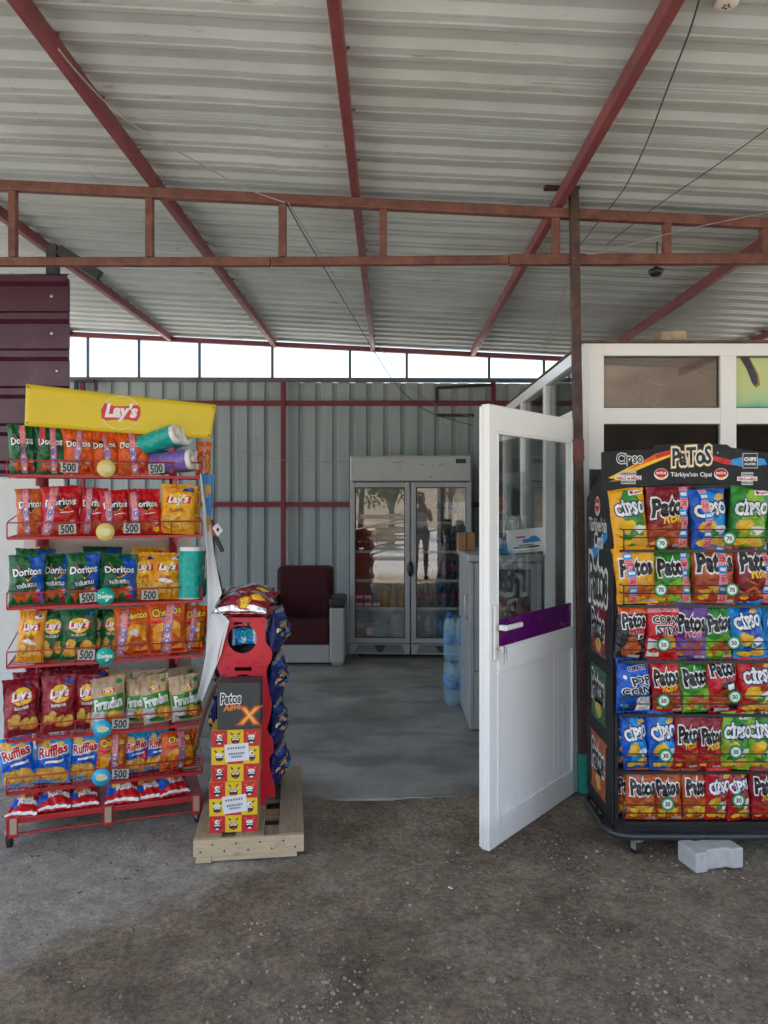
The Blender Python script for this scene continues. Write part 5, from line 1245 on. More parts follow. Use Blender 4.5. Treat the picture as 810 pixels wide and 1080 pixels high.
# ================================================================== RIGHT RACK (black cardboard-panelled rack)
RR = Rack((.985, 3.32), 0.0); RW = .755; RD = .42
rk = thing('chip_rack', (.985, 3.32, 0), 'black chip rack with printed side panel and arched header in front of the white cabin', 'chip rack'); MW[rk.name] = RR.M
def rbp(name, q, m_, **k): return q.build(name, m_, rk, local=True, **k)
BOARD = mat('black_board', (.014,.015,.018), .6, spec=.3, var=.2, dirt=(.06,.058,.055), dirt_amt=.4)
RZ = [1.337, 1.098, .859, .628, .381, .163]
q = MB()
for x in (0.008, RW-.008): q.box(x-.008, RD-.02, .10, x+.008, RD, 1.70); q.box(x-.008, 0.0, .10, x+.008, .02, 1.5)
q.box(0, RD+.001, .12, RW, RD+.008, 1.70); rbp('frame', q, BLACKM)
def arc(cx, cy, r_, a0, a1, n=8): return [(cx+r_*math.cos(R(a0+(a1-a0)*k/n)), cy+r_*math.sin(R(a0+(a1-a0)*k/n)), .085) for k in range(n+1)]
q = MB(); rc = .11
path = arc(rc-.03, RD-rc+.04, rc, 180, 90)[::-1]+arc(rc-.03, rc-.02, rc, 180, 270)+arc(RW+.03-rc, rc-.02, rc, 270, 360)+arc(RW+.03-rc, RD-rc+.04, rc, 0, 90)
q.tube(path, .017, 10, closed=True); rbp('bumper_tube', q, mat('tube_dark', (.03,.032,.037), .35, var=.2))
q = MB(); q.box(-.006, -.006, .10, RW+.006, RD, .112); q.box(.01, -.004, .112, RW-.01, .004, .15); rbp('base_deck', q, BLACKM)
for x, y in ((.10, .0), (RW-.04, .02), (.06, RD-.05), (RW-.06, RD-.05)): caster(rk, Matrix.Translation((x, y, .0)) @ Matrix.Rotation(.6-x, 4, 'Z'), .031)
for i, z in enumerate(RZ):
    q = MB(); f = -.05
    q.box(.01, f, z-.012, RW-.01, RD-.02, z-.006); q.box(.008, f-.004, z-.014, RW-.008, f+.004, z-.002)
    for zz in (.052, .086): q.tube([(.01, RD*.5, z+zz), (.01, f-.04, z+zz), (RW-.01, f-.04, z+zz), (RW-.01, RD*.5, z+zz)], .0028, 6)
    for x in (.012, RW-.012): q.tube([(x, f-.004, z-.01), (x, f-.04, z+.0), (x, f-.04, z+.086)], .003, 6)
    rbp('wire_shelf', q, BLACKM)
# side panel with curved top and its prints
side = [(.03, .13), (.43, .13)]  # local y,z
q = MB()
prof_ = [(-.002, .125), (-.002, 1.745), (.06, 1.73), (.12, 1.69), (.20, 1.66), (.32, 1.605), (.40, 1.57), (.425, 1.555), (.425, .125)]
for x in (-.012, RW+.004):
    n = len(prof_); q.add([(x, y, z) for y, z in prof_]+[(x+.008, y, z) for y, z in prof_], [tuple(range(n)), tuple(reversed(range(n, 2*n)))]+[(i, i+n, (i+1) % n+n, (i+1) % n) for i in range(n)])
sp = rbp('side_panel', q, BOARD)
q = MB()
def sf(o): return lambda u, z: Vector((-.012-o, RD-u, z))     # u grows to the right as seen from the left
cols = {}
ml = []
def mi_(c):
    if c not in ml: ml.append(c)
    return ml.index(c)
def sput(d, c, o): q.shape(d, sf(o), mi_(c))
sput(tf(ell(), .19, 1.52, .045, .045), 'white', .001); sput(tf(ell(), .19, 1.525, .040, .034), 'red', .0016); sput(tf(text2d('DOĞUŞ', .04), .19, 1.528, .055), 'white', .0022); sput(tf(ell(), .19, 1.487, .018, .006), 'sun', .0022)
sput(tf(text2d("Türkiye'nin", .02), .19, 1.425, .30, .40), 'white', .0012); sput(tf(text2d('Cipsi', .02), .21, 1.35, .15, .20), 'white', .0018)
sput(polyd([(.06, 1.24), (.10, 1.32), (.33, 1.42), (.36, 1.38), (.14, 1.27)]), 'lblue', .0008)
sput(tf(text2d('Patos', .10, .0), .2, 1.18, .30, .62), 'white', .0012); sput(tf(text2d('Patos', .02, .0), .2, 1.18, .30, .62), 'black', .0018)
for (z0, z1, c, c2) in ((.83, 1.05, 'dred', 'brick'), (.52, .77, 'dgreen', 'green'), (.18, .45, 'rust', 'dorange')):
    sput(polyd([(.07, z0), (.34, z0), (.32, z0+.02), (.33, z1-.02), (.35, z1), (.06, z1), (.08, z1-.02), (.09, z0+.02)]), c, .0010)
    sput(tf(text2d('Patos', .10), .2, z0+.62*(z1-z0), .20, .36), 'white', .0016); sput(tf(text2d('Patos', .02), .2, z0+.62*(z1-z0), .20, .36), 'black', .0022)
    sput(tf(blob(14, int(z0*100)), .2, z0+.24*(z1-z0), .09, .05), c2, .0016)
    sput(tf(blob(14, int(z0*100)+1), .21, z0+.22*(z1-z0), .05, .03), 'chip', .0022)
q.build('side_print', [K(c) for c in ml], sp, local=True)
# header
def hx(px): return RR.lx(px, -.02)
def hz(py): return Z_at(py, 3.30)
hd = [(634, 519), (634, 477), (660, 475), (688, 474), (690, 469.5), (728, 467.5), (766, 469), (770, 472), (795, 476), (820, 479), (822, 519), (800, 517), (780, 512), (728, 510), (676, 512), (652, 516)]
q = MB(); q.prism([(hx(a), hz(b_)) for a, b_ in hd], .008, 0, Matrix.Translation((0, -.028, 0))); hdo = rbp('header_board', q, BOARD)
q = MB(); ml = []
def hput(d, c, o): q.shape(d, lambda x, z: Vector((x, -.028-o, z)), mi_(c))
def hp(pts, c, o): hput(polyd([(hx(a), hz(b_)) for a, b_ in pts]), c, o)
hp([(641, 504), (672, 488), (708, 476), (708, 481), (676, 494), (650, 506)], 'sun', .0008); hp([(660, 496), (690, 479), (708, 474.5), (708, 477.5), (684, 487)], 'orange', .0011); hp([(642, 508), (660, 502), (672, 499), (656, 507)], 'chipd', .0011); hp([(690, 480), (707, 475), (708, 479), (692, 484)], 'red', .0014)
hp([(748, 480), (762, 483), (772, 486), (774, 491), (760, 489), (748, 484)], 'red', .0008); hp([(770, 485), (782, 482), (805, 484), (808, 490), (785, 493), (771, 490)], 'lblue', .0011)
px1 = (3.30/800.)
def htext(body, px, py, wpx, c, o, bold=.02, rot=0, sy=1.0, shear=0): hput(tf(text2d(body, bold, shear), hx(px), hz(py), wpx*px1, wpx*px1*sy, R(rot)), c, o)
htext('Cipso', 663.5, 485, 27, 'white', .002, .075, 2, 1.25); htext('Cipso', 663.5, 485, 27, 'black', .0027, .015, 2, 1.25)
htext('PaToS', 728.5, 481, 41, 'sun', .002, .13, 4, 1.55, .1); htext('PaToS', 728.5, 481, 41, 'white', .0026, .10, 4, 1.55, .1); htext('PaToS', 728.5, 481, 41, 'black', .0033, .03, 4, 1.55, .1)
htext("Türkiye'nin Cipsi", 728, 501, 43, 'white', .002, .02)
for px in (696.5, 759.5):
    hput(tf(ell(24), hx(px), hz(500), .031, .025), 'white', .0016); hput(tf(ell(24), hx(px), hz(499), .028, .019), 'red', .0022); htext('DOĞUŞ', px, 499, 10, 'white', .0028, .05); hput(tf(ell(10), hx(px), hz(504.2), .012, .004), 'sun', .0028)
hp([(782, 478), (798, 478), (798, 494), (782, 494)], 'lgrey', .0016); hp([(782.8, 478.8), (797.2, 478.8), (797.2, 493.2), (782.8, 493.2)], 'black', .0022); htext('CHIPS', 790, 484.5, 12.5, 'white', .0028, .05, 0, 1.1); htext('MASTER', 790, 489.5, 11.5, 'white', .0028, .03)
for px, py, w in ((662, 504, 22), (787, 505, 17)):
    for k, (dy, ww, c) in enumerate(((-4.6, .75, 'lgrey'), (0, 1.25, 'white'), (4.4, .7, 'lgrey'))): hp([(px-w*ww/2, py+dy-2.2), (px+w*ww/2, py+dy-2.2), (px+w*ww/2, py+dy+2.2), (px-w*ww/2, py+dy+2.2)], c, .0016)
    htext("TÜRKİYE'NİN", px, py-4.6, w*.7, 'black', .0024, .03); htext('YERLİ ve MİLLİ', px, py, w*1.15, 'red', .0024, .04); htext('MARKALARI', px, py+4.4, w*.62, 'black', .0024, .03)
hput(tf(ell(8), hx(756), hz(477.5), .004), 'lgrey', .002)
q.build('header_print', [K(c) for c in ml], hdo, local=True)
q = MB(); q.box(.01, .10, 1.60, RW-.01, RD-.03, 1.612); q.box(.01, RD-.03, 1.3, RW-.01, RD-.025, 1.62); rbp('top_inner_panel', q, mat('inner_grey', (.28,.27,.26), .6))
# round price badges
for i, (row, tx) in enumerate((((698,573),(769,568)), ((697,622),(772,622)), ((700,680),(774,678)), ((700,739),(775,735)), ((702,797),(776,793)), ((704,848),(779,844)))):
    for (px, py) in (row, tx):
        y = -.098; x = RR.lx(px, y); z = Z_at(py, RR.Y(x, y)); q = MB(); RX = Matrix.Rotation(R(90), 4, 'X')
        q.lathe([(0, 0), (.028, 0), (.029, .003), (0, .003)], 26, 0, Matrix.Translation((x, y+.003, z)) @ RX)
        for r_, mi, o in ((.0265, 1, .001), (.021, 2, .0016), (.0185, 3, .0022)): q.shape(tf(ell(24), x, z, r_), lambda a, b_, o=o: Vector((a, y-o, b_)), mi)
        q.shape(tf(text2d(('70','70','50','50','30','30')[i], .03), x, z, .022, .024), lambda a, b_: Vector((a, y-.003, b_)), 0)
        rbp('price_badge', q, [BLACKM, mat('badge_green', (.01,.33,.11), .4), mat('badge_mint', (.25,.55,.35), .4), WHITE])
G_R = 'chip bags on the black rack'
def Q(i, kind, p0, p1, yt, label, dy=0, **k): return RR.bag(kind, p0, p1, yt, RZ[i]+.001, label, dy, y0=-.028, group=G_R, lean=3, **k)
Q(0,'cip_y',646,684,514,'yellow and green potato chip bag at the left end of the black rack top shelf')
Q(0,'pat_w',682,729,513,'dark red stick chip bag in the middle of the black rack top shelf')
Q(0,'pat_w',677,712,516,'dark red stick chip bag half hidden behind the other on the black rack top shelf', dy=.07)
Q(0,'cip_b',728,769,516,'blue potato chip bag with a pink promo strip on the black rack top shelf')
Q(0,'cip_g',766,807,513,'bright green potato chip bag at the right end of the black rack top shelf')
Q(0,'cip_g',806,836,514,'bright green potato chip bag at the frame edge of the black rack top shelf', dy=.03)
Q(1,'pat_y',650,693,578,'yellow tortilla chip bag with a pink strip on the black rack second shelf')
Q(1,'pat_y',648,676,580,'yellow tortilla chip bag half hidden at the left end of the black rack second shelf', dy=.07)
Q(1,'pat_g',690,729,577,'green tortilla chip bag with a pink strip on the black rack second shelf')
Q(1,'pat_o',728,774,572,'orange brown tortilla chip bag with a pink strip on the black rack second shelf')
Q(1,'pat_o',748,784,575,'orange brown tortilla chip bag half hidden behind its twin on the second shelf', dy=.07)
Q(1,'pat_w2',772,814,569,'dark red stick chip bag at the right end of the black rack second shelf')
Q(2,'kri',648,681,637,'black and orange snack bag at the left end of the black rack third shelf')
Q(2,'stix',678,714,635,'red corn stick bag with black lettering on the third shelf of the black rack')
Q(2,'pat_p',709,744,637,'purple stick chip bag on the third shelf of the black rack')
Q(2,'pat_g2',741,774,637,'green tortilla chip bag between the purple and blue bags on the third shelf')
Q(2,'cip_b2',772,807,634,'light blue potato chip bag at the right end of the black rack third shelf')
Q(2,'cip_b2',804,834,636,'light blue potato chip bag at the frame edge of the black rack third shelf', dy=.03)
Q(3,'pop',649,688,692,'blue popcorn bag at the left end of the black rack fourth shelf')
Q(3,'pat_r',687,719,692,'red stick chip bag between the popcorn and green bags on the fourth shelf')
Q(3,'pat_g2',718,751,692,'green tortilla chip bag on the fourth shelf of the black rack')
Q(3,'kri2',748,782,691,'red and black snack bag on the fourth shelf of the black rack')
Q(3,'cip_r',778,818,690,'bright red potato chip bag at the right end of the black rack fourth shelf')
Q(4,'cip_b3',647,676,750,'blue potato chip bag half hidden at the left end of the black rack fifth shelf', dy=.06)
Q(4,'cip_b3',657,686,750,'blue potato chip bag, left of the two in front on the fifth shelf', dy=.01)
Q(4,'cip_b3',682,713,748,'blue potato chip bag touching the dark red ones on the fifth shelf')
Q(4,'pat_r2',709,739,752,'dark red stick chip bag next to the blue ones on the black rack fifth shelf')
Q(4,'pat_r2',735,762,754,'dark red stick chip bag next to the lime green ones on the fifth shelf')
Q(4,'cip_l',757,791,747,'lime green potato chip bag next to the dark red ones on the fifth shelf')
Q(4,'cip_l',786,818,747,'lime green potato chip bag at the right end of the black rack fifth shelf')
Q(5,'pat_o2',659,692,808,'orange tortilla chip bag in front at the left end of the black rack bottom shelf')
Q(5,'pat_o2',649,676,809,'orange tortilla chip bag half hidden at the left end of the black rack bottom shelf', dy=.06)
Q(5,'pat_o2',690,719,809,'orange tortilla chip bag behind the left green badge of the bottom shelf')
Q(5,'pat_o2',717,746,808,'orange tortilla chip bag touching a bright red one on the bottom shelf')
Q(5,'cip_r',742,769,808,'bright red potato chip bag next to the orange ones on the bottom shelf')
Q(5,'cip_r',767,794,807,'bright red potato chip bag behind the right green badge of the bottom shelf')
Q(5,'pat_r2',790,820,807,'dark red stick chip bag at the right end of the black rack bottom shelf')
M_ = RR.M @ Matrix.Translation((RR.lx(734, .03), .03, RZ[4]+.225)) @ Matrix.Rotation(R(-80), 4, 'X') @ Matrix.Rotation(R(10), 4, 'Y')
reg('plain_w', Des('white').B(.1, .6, .2, .08, 'lgrey', 1, 3))
bag_obj('plain_w', .13, .20, M_, 'white packet lying flat on top of the dark red bags of the fifth shelf', G_R, .8)

# ================================================================== PALLET, PROMO BOXES AND RED DISPLAY
PR = Rack((-.835, 3.222), R(7.4)); PW, PDp = .468, .86
pal = thing('wooden_pallet', (-.835, 3.222, 0), 'small weathered wooden pallet on the ground under the boxes and red display', 'pallet', rz=R(7.4)); MW[pal.name] = PR.M
m, nt, b = _new('pallet_wood'); v = coord(nt)
gr_ = noi(nt, coord(nt, (34, 3, 34)), 3, 6, .6, .5)
c = ramp(nt, gr_, [(.3, (.26,.19,.125)), (.7, (.40,.31,.21))]).outputs[0]
c = mixc(nt, ramp(nt, noi(nt, v, 6, 7, .7), [(.5, (0,0,0)), (.75, (.7,)*3)]).outputs[0], c, (.17,.14,.11))
nt.links.new(c, b.inputs['Base Color']); b.inputs['Roughness'].default_value = .8; bump(nt, b, gr_, .3, .005); WOOD = m
m, nt, b = _new('fresh_wood'); gr_ = noi(nt, coord(nt, (3, 30, 40)), 3, 6, .6, .5)
c = ramp(nt, gr_, [(.3, (.44,.33,.205)), (.7, (.56,.44,.29))]).outputs[0]; c = mixc(nt, ramp(nt, noi(nt, coord(nt), 9, 6, .7), [(.58, (0,0,0)), (.7, (.5,)*3)]).outputs[0], c, (.26,.20,.14)); nt.links.new(c, b.inputs['Base Color']); b.inputs['Roughness'].default_value = .7; bump(nt, b, gr_, .25, .004); WOODF = m
q = MB(); q.box(0, 0, .028, PW, .022, .100); q.build('front_board', WOODF, pal, local=True, bevel=.003)
for y in (.12, .30, .50, .70, PDp-.02):
    q = MB(); q.box(.002, y-.045, .060, PW-.002, y+.045, .081); q.build('cross_board', WOOD, pal, local=True, bevel=.002)
for (x0, x1) in ((0, .115), (.175, .295), (.36, PW)):
    q = MB(); q.box(x0, .023, .082, x1, PDp, .1005); q.build('deck_board', WOOD, pal, local=True, bevel=.002)
for (x0, x1) in ((.004, .072), (.2, .27), (PW-.06, PW-.003)):
    q = MB(); q.box(x0, .024, .020, x1, PDp, .0595); q.build('runner', WOOD, pal, local=True, bevel=.002)
q = MB(); q.box(.01, .004, .0, .075, .10, .0275); q.box(.076, .006, .006, PW-.03, .09, .027); q.build('bottom_board', WOODF, pal, local=True, bevel=.002)
q = MB()
for k in range(9): q.lathe([(0, .002), (.004, .001), (.004, 0)], 8, 0, PR.M.inverted() @ PR.M @ Matrix.Translation((.03+.05*k, -.0005, .05+.03*(k % 2))) @ Matrix.Rotation(R(90), 4, 'X'))
q.build('nail_head', DKGREY, pal, local=True)
# boxes with a chequer of grinning faces
def facebox(x0, x1, z0, z1, dep, yb, ang, label, first):
    ctr = Vector(((x0+x1)/2, yb, z0)); t = thing('promo_box', ctr, label, 'cardboard box', rz=ang); w = (x1-x0); h = z1-z0
    q = MB(); q.box(-w/2, 0, 0, w/2, dep, h); q.build('carton', mat('carton_yellow', (.62,.42,.03), .5, dirt=(.4,.25,.05)), t, local=True, bevel=.002)
    q = MB(); mats = ['red', 'sun', 'white', 'black', 'orange', 'lgrey']
    def put(d, c, o): q.shape(d, lambda x, z: Vector((x, -o, z)), mats.index(c))
    rr = random.Random(int(z0*1000))
    for r_ in range(3):
        for c_ in range(3):
            a = -w/2+w*c_/3; b2 = h*r_/3; red = (r_+c_) % 2 == 0
            put(rectd(a+.0008, b2+.0008, a+w/3-.0008, b2+h/3-.0008), 'red' if red else 'sun', .0008)
            cx_, cy_ = a+w/6, b2+h/6; s = w/3; k = (r_*2+c_) % 4
            hw = s*(.26+.03*(k % 2))
            put(polyd([(cx_-hw, cy_-s*.02), (cx_+hw, cy_-s*.02), (cx_+hw*.8, cy_-s*.28), (cx_, cy_-s*(.40 if k < 2 else .34)), (cx_-hw*.8, cy_-s*.28)]), 'black', .0014)
            put(polyd([(cx_-hw*.8, cy_-s*.04), (cx_+hw*.8, cy_-s*.04), (cx_+hw*.65, cy_-s*.12), (cx_, cy_-s*.09), (cx_-hw*.65, cy_-s*.12)]), 'white', .002)
            put(tf(ell(12), cx_, cy_-s*.29, hw*.45, s*.05), 'red' if not red else 'white', .002)
            if k == 0: put(tf(ell(14), cx_, cy_+s*.14, s*.15), 'white', .0014); put(tf(ell(10), cx_+.003, cy_+s*.13, s*.06), 'black', .002)
            elif k == 1:
                for sg in (-1, 1): put(polyd([(cx_+sg*s*.05, cy_+s*.08), (cx_+sg*s*.26, cy_+s*.06), (cx_+sg*s*.24, cy_+s*.20), (cx_+sg*s*.07, cy_+s*.14)]), 'white' if red else 'lgrey', .0014); put(tf(ell(8), cx_+sg*s*.15, cy_+s*.11, s*.035), 'black', .002)
            else:
                put(tf(ell(14), cx_, cy_+s*.10, s*.22, s*.11), 'white' if k == 2 else 'lgrey', .0014); put(tf(ell(8), cx_-s*.07, cy_+s*.11, s*.03), 'black', .002); put(tf(ell(8), cx_+s*.07, cy_+s*.11, s*.03), 'black', .002)
            for sg in (-1, 1):
                put(polyd([(cx_+sg*s*.22, cy_+s*.18), (cx_+sg*s*.34, cy_+s*.40), (cx_+sg*s*.12, cy_+s*.27)]), 'orange' if red else 'black', .0014)
    q.build('face_print', [mat('boxred', (.55,.02,.03), .45), mat('boxyel', (.75,.50,.02), .45), WHITE, INK, mat('boxorange', (.65,.2,.03), .5), mat('boxgrey', (.55,.5,.3), .5)], t, local=True)
    q = MB(); sM = Matrix.Translation((w*.03, -.0032, h*.56)) @ Matrix.Rotation(R(-6 if first else -3), 4, 'Y')
    q.box(-w*.25, 0, -h*.17, w*.25, .0008, h*.17, 0, sM)
    for k, (ww, zz) in enumerate(((.19, .07), (.17, -.04), (.12, -.10))): 
        for j in range(7): q.shape(rectd(-w*ww+j*w*ww*2/7, h*zz, -w*ww+j*w*ww*2/7+w*ww*.2, h*(zz+.04)), lambda x, z: sM @ Vector((x, -.0006, z)), 1)
    q.build('paper_sticker', [mat('sticker', (.68,.70,.72), .5), mat('sticker_ink', (.2,.2,.22), .6)], t, local=True)
    q = MB(); q.shape(polyd([(.01, h*.02), (dep*.9, h*.02), (dep*.9, h*.97), (.01, h*.97)]), lambda y, z: Vector((w/2+.0008, y, z)), 0); q.shape(polyd([(.03, h*.45), (dep*.3, h*.42), (dep*.3, h*.75), (.03, h*.68)]), lambda y, z: Vector((w/2+.0014, y, z)), 1); q.build('side_print', [mat('side_tan', (.42,.30,.10), .5), mat('side_green', (.05,.3,.05), .5)], t, local=True)
    return t
facebox(-.785, -.577, .1015, .322, .17, 3.305, R(6), 'red and yellow chequered box of grinning faces, lower one on the pallet', True)
facebox(-.775, -.569, .3235, .548, .17, 3.305, R(7), 'red and yellow chequered box of grinning faces stacked on the other one', False)
t = thing('snack_box', (-.657, 3.300, .5495), 'dark grey snack box with a flaming letter standing on the chequered boxes', 'cardboard box', rz=R(5))
LM = Matrix.Rotation(R(-2), 4, 'X')
w = .185; h = .20
q = MB(); q.box(-w/2, 0, .001, w/2, .15, h+.002, 0, LM); q.build('carton', mat('box_dark', (.035,.037,.038), .5, dirt=(.1,.1,.1)), t, local=True, bevel=.002)
q = MB(); mats = ['white', 'black', 'orange', 'sun', 'red']
def put(d, c, o): q.shape(d, lambda x, z: LM @ Vector((x, -o, z)), mats.index(c))
put(tf(text2d('Patos', .10, .1), -.035, .135, .085, .13, R(2)), 'white', .001); put(tf(text2d('Patos', .02, .1), -.035, .135, .085, .13, R(2)), 'black', .0018); put(tf(text2d('Alive', .03, .3), -.03, .098, .075, .08, R(8)), 'orange', .001)
put(tf(text2d('X', .10, .1), .045, .06, .078, .075), 'red', .001); put(tf(text2d('X', .04, .1), .045, .06, .078, .075), 'orange', .0018); put(tf(text2d('X', -.01, .1), .045, .06, .07, .068), 'sun', .0024)
q.build('box_print', [WHITE, INK, mat('flame_orange', (.75,.22,.03), .5), mat('flame_yellow', (.85,.5,.1), .5), mat('flame_red', (.35,.05,.01), .5)], t, local=True)

# red floor display
SY = 3.60
stand = thing('cardboard_display', (-.68, SY, .1015), 'red cardboard floor display with round side holes standing on the pallet', 'display stand')
REDB = mat('red_board', (.56,.015,.03), .45, var=.06, dirt=(.4,.02,.03), dirt_amt=.3)
rt = [(281,652),(280,675),(286,685),(286.5,695),(281,708),(284,730),(286.5,745),(284,760),(282,770),(288,781),(288,793),(284,801),(286,817),(290,829),(290,841),(280,841),(280,850)]
lf = [(240,850),(240,841),(231,841),(231,829),(235,817),(237,801),(233,793),(233,781),(238,770),(236,760),(233,745),(236,730),(232,711),(229,697),(240,652)]
def smooth(pts, n=5):
    out = []
    for i in range(len(pts)-1):
        p0, p1, p2, p3 = [Vector(pts[k]) for k in (max(i-1, 0), i, i+1, min(i+2, len(pts)-1))]
        for k in range(n):
            t_ = k/n; out.append(.5*((2*p1)+(p2-p0)*t_+(2*p0-5*p1+4*p2-p3)*t_*t_+(-p0+3*p1-3*p2+p3)*t_**3))
    out.append(Vector(pts[-1])); return out
ol = [Vector((X_at(a, SY), Z_at(b_, SY))) for a, b_ in [tuple(v) for v in smooth(rt[:14])]+rt[14:]+lf[:4]+[tuple(v) for v in smooth(lf[3:])]]
def holed(outer, holes, depth, M_):
    cu = bpy.data.curves.new('h', 'CURVE'); cu.dimensions = '2D'; cu.fill_mode = 'BOTH'; cu.extrude = depth/2
    for pts in [outer]+holes:
        sp_ = cu.splines.new('POLY'); sp_.points.add(len(pts)-1); sp_.use_cyclic_u = True
        for k, p in enumerate(pts): sp_.points[k].co = (p[0], p[1], 0, 1)
    ob = bpy.data.objects.new('h', cu); COL.objects.link(ob); dg = bpy.context.evaluated_depsgraph_get(); dg.update()
    me = bpy.data.meshes.new_from_object(ob.evaluated_get(dg)); vs = [M_ @ v.co for v in me.vertices]; fs = [tuple(p.vertices) for p in me.polygons]
    bpy.data.objects.remove(ob); bpy.data.curves.remove(cu); bpy.data.meshes.remove(me); return vs, fs
def circ(px, py, rpx): 
    cx_, cz_, r_ = X_at(px, SY), Z_at(py, SY), rpx*SY/800; return [(cx_+r_*math.cos(6.2832*k/30), cz_+r_*math.sin(6.2832*k/30)) for k in range(30)]
def slot_(px, py, w_, h_): cx_, cz_ = X_at(px, SY), Z_at(py, SY); w_ *= SY/1600; h_ *= SY/1600; return [(cx_-w_, cz_-h_), (cx_+w_, cz_-h_), (cx_+w_, cz_+h_), (cx_-w_, cz_+h_)]
def dedup(pts):
    out = []
    for p in pts:
        if not out or (Vector(p)-Vector(out[-1])).length > 1e-4: out.append(p)
    return out
outer = dedup(ol)
vs, fs = holed(outer, [circ(255.5, 673.5, 15.5), slot_(255, 658, 18, 4), slot_(256.5, 705.5, 18, 4), circ(257, 727, 16)], .006, Matrix.Translation((0, SY, 0)) @ Matrix.Rotation(R(90), 4, 'X'))
q = MB(); q.add(vs, fs); q.build('side_panel', REDB, stand)
vs, fs = holed(outer, [circ(255.5, 673.5, 15.5)], .006, Matrix.Translation((0, SY+.36, 0)) @ Matrix.Rotation(R(90), 4, 'X'))
q = MB(); q.add(vs, fs); q.build('side_panel', REDB, stand)
q = MB(); q.box(-.79, SY+.004, .12, -.784, SY+.356, .97); q.build('back_panel', mat('display_dark', (.02,.02,.03), .6), stand)
for z in (.22, .44, .63, .80):
    q = MB(); q.box(-.783, SY+.004, z-.008, -.59, SY+.356, z); q.build('shelf', mat('display_dark', (.02,.02,.03), .6), stand)
q = MB(); q.box(-.78, SY-.01, .985, -.59, SY+.36, .992); q.build('top_panel', REDB, stand)
q = MB()
for (px, py) in ((246,660),(276,656),(240,690),(275,692),(250,698),(268,698),(238,704),(274,703),(283,735),(279,750),(282,790),(286,815)): q.bar((X_at(px, SY), SY-.0045, Z_at(py, SY)), (X_at(px+3, SY), SY-.0045, Z_at(py+.3, SY)), .0035, .010)
q.build('lock_tab', mat('red_tab', (.40,.012,.025), .5), stand)
reg('aqua', Des('lblue').B(.05, .5, .35, .12, 'white', 1, 3).B(-.2, .6, .2, .2, 'teal', 1.4, 5).Rr(-.5, .86, .5, 1, 'white', 1.6).Rr(-.5, .02, .5, .14, 'white', 1.6))
def face(dirdeg, loc, lean=8, rollz=0): return Matrix.Translation(loc) @ Matrix.Rotation(R(dirdeg), 4, 'Z') @ Matrix.Rotation(R(-lean), 4, 'X') @ Matrix.Rotation(R(rollz), 4, 'Y')
G_D = 'chip bags on the red display'
bag_obj('aqua', .085, .125, Matrix.Translation((-.7625, SY+.06, .893)) @ Matrix.Rotation(R(90), 4, 'Y') @ Matrix.Rotation(R(4), 4, 'Z'), 'aqua and white packet inside the round hole of the red display', G_D)
for k, (z, h_, lab) in enumerate(((.80, .215, 'uppermost dark blue chip bag at the right edge of the red display'), (.565, .225, 'second dark blue chip bag from the top at the right edge of the red display'), (.345, .215, 'third dark blue chip bag from the top at the right edge of the red display'), (.14, .20, 'lowest dark blue chip bag at the right edge of the red display'))):
    bag_obj('dark', .30, h_, face(90, (-.572, SY+.185, z), -3, (3, -4, 2, 0)[k]), lab, G_D, 1.15)
bag_obj('dark', .26, .24, face(-90, (-.80, SY+.16, .60), -4, 3), 'dark blue chip bag at the left side of the red display beside the banner', G_D, 1.1)
bag_obj('dark', .26, .24, face(-90, (-.825, SY+.16, .36), -4, -3), 'dark blue chip bag low at the left of the red display behind the brown strap', G_D, 1.1)
bag_obj('silver', .27, .20, Matrix.Translation((-.70, SY-.03, 1.012)) @ Matrix.Rotation(R(-4), 4, 'Z') @ Matrix.Rotation(R(-66), 4, 'X'), 'shiny red and gold snack bag lying on top of the red display', G_D, 1.3)
bag_obj('silver', .25, .20, Matrix.Translation((-.665, SY+.02, 1.055)) @ Matrix.Rotation(R(14), 4, 'Z') @ Matrix.Rotation(R(-78), 4, 'X'), 'shiny silver red snack bag lying over the other on the red display', G_D, 1.1)
q = MB(); q.grid(lambda u, v: P(236-30*v-3*math.sin(v*math.pi)+4*(u-.5), 711+80*v**1.2, 3.53-.02*v)+Vector((0, .012*(u-.5), 0)), 3, 16)
o = q.build('brown_strap', mat('brown_strap', (.13,.075,.055), .6), solid=.003); recenter(o, P(206, 790, 3.51)); tag(o, 'curved brown strap hanging between the red display and the rack', 'strap')

# ================================================================== SMALL THINGS ON THE GROUND
pts = [(-.115,-.065),(-.06,-.065),(-.045,-.047),(.045,-.047),(.06,-.065),(.115,-.065),(.115,.065),(.06,.065),(.045,.047),(-.045,.047),(-.06,.065),(-.115,.065)]
q = MB(); n = len(pts)
q.add([(x, y, 0) for x, y in pts]+[(x, y, .085) for x, y in pts], [tuple(reversed(range(n))), tuple(range(n, 2*n))]+[(i, (i+1) % n, (i+1) % n+n, i+n) for i in range(n)])
o = q.build('paving_block', mat('pale_concrete', (.46,.46,.45), .9, var=.12, scale=30, bmp=.5, bscale=140, dirt=(.30,.28,.25)), bevel=.007, seg=2); o.location = (X_at(749, 3.25), 3.25, -.010); o.rotation_euler = (0, 0, R(14)); tag(o, 'pale grey interlocking paving block on the ground under the black rack', 'paving block')
rr = random.Random(9); q = MB(); c_ = P(475, 938, 1240/(938-527.)); c_.z = .006; stone(q, (0, 0, 0), .011, 0, rr); o = q.build('white_pebble', mat('white_stone', (.6,.58,.55), .8)); o.location = c_; tag(o, 'small white pebble on the dirt in front of the shop entrance', 'pebble')
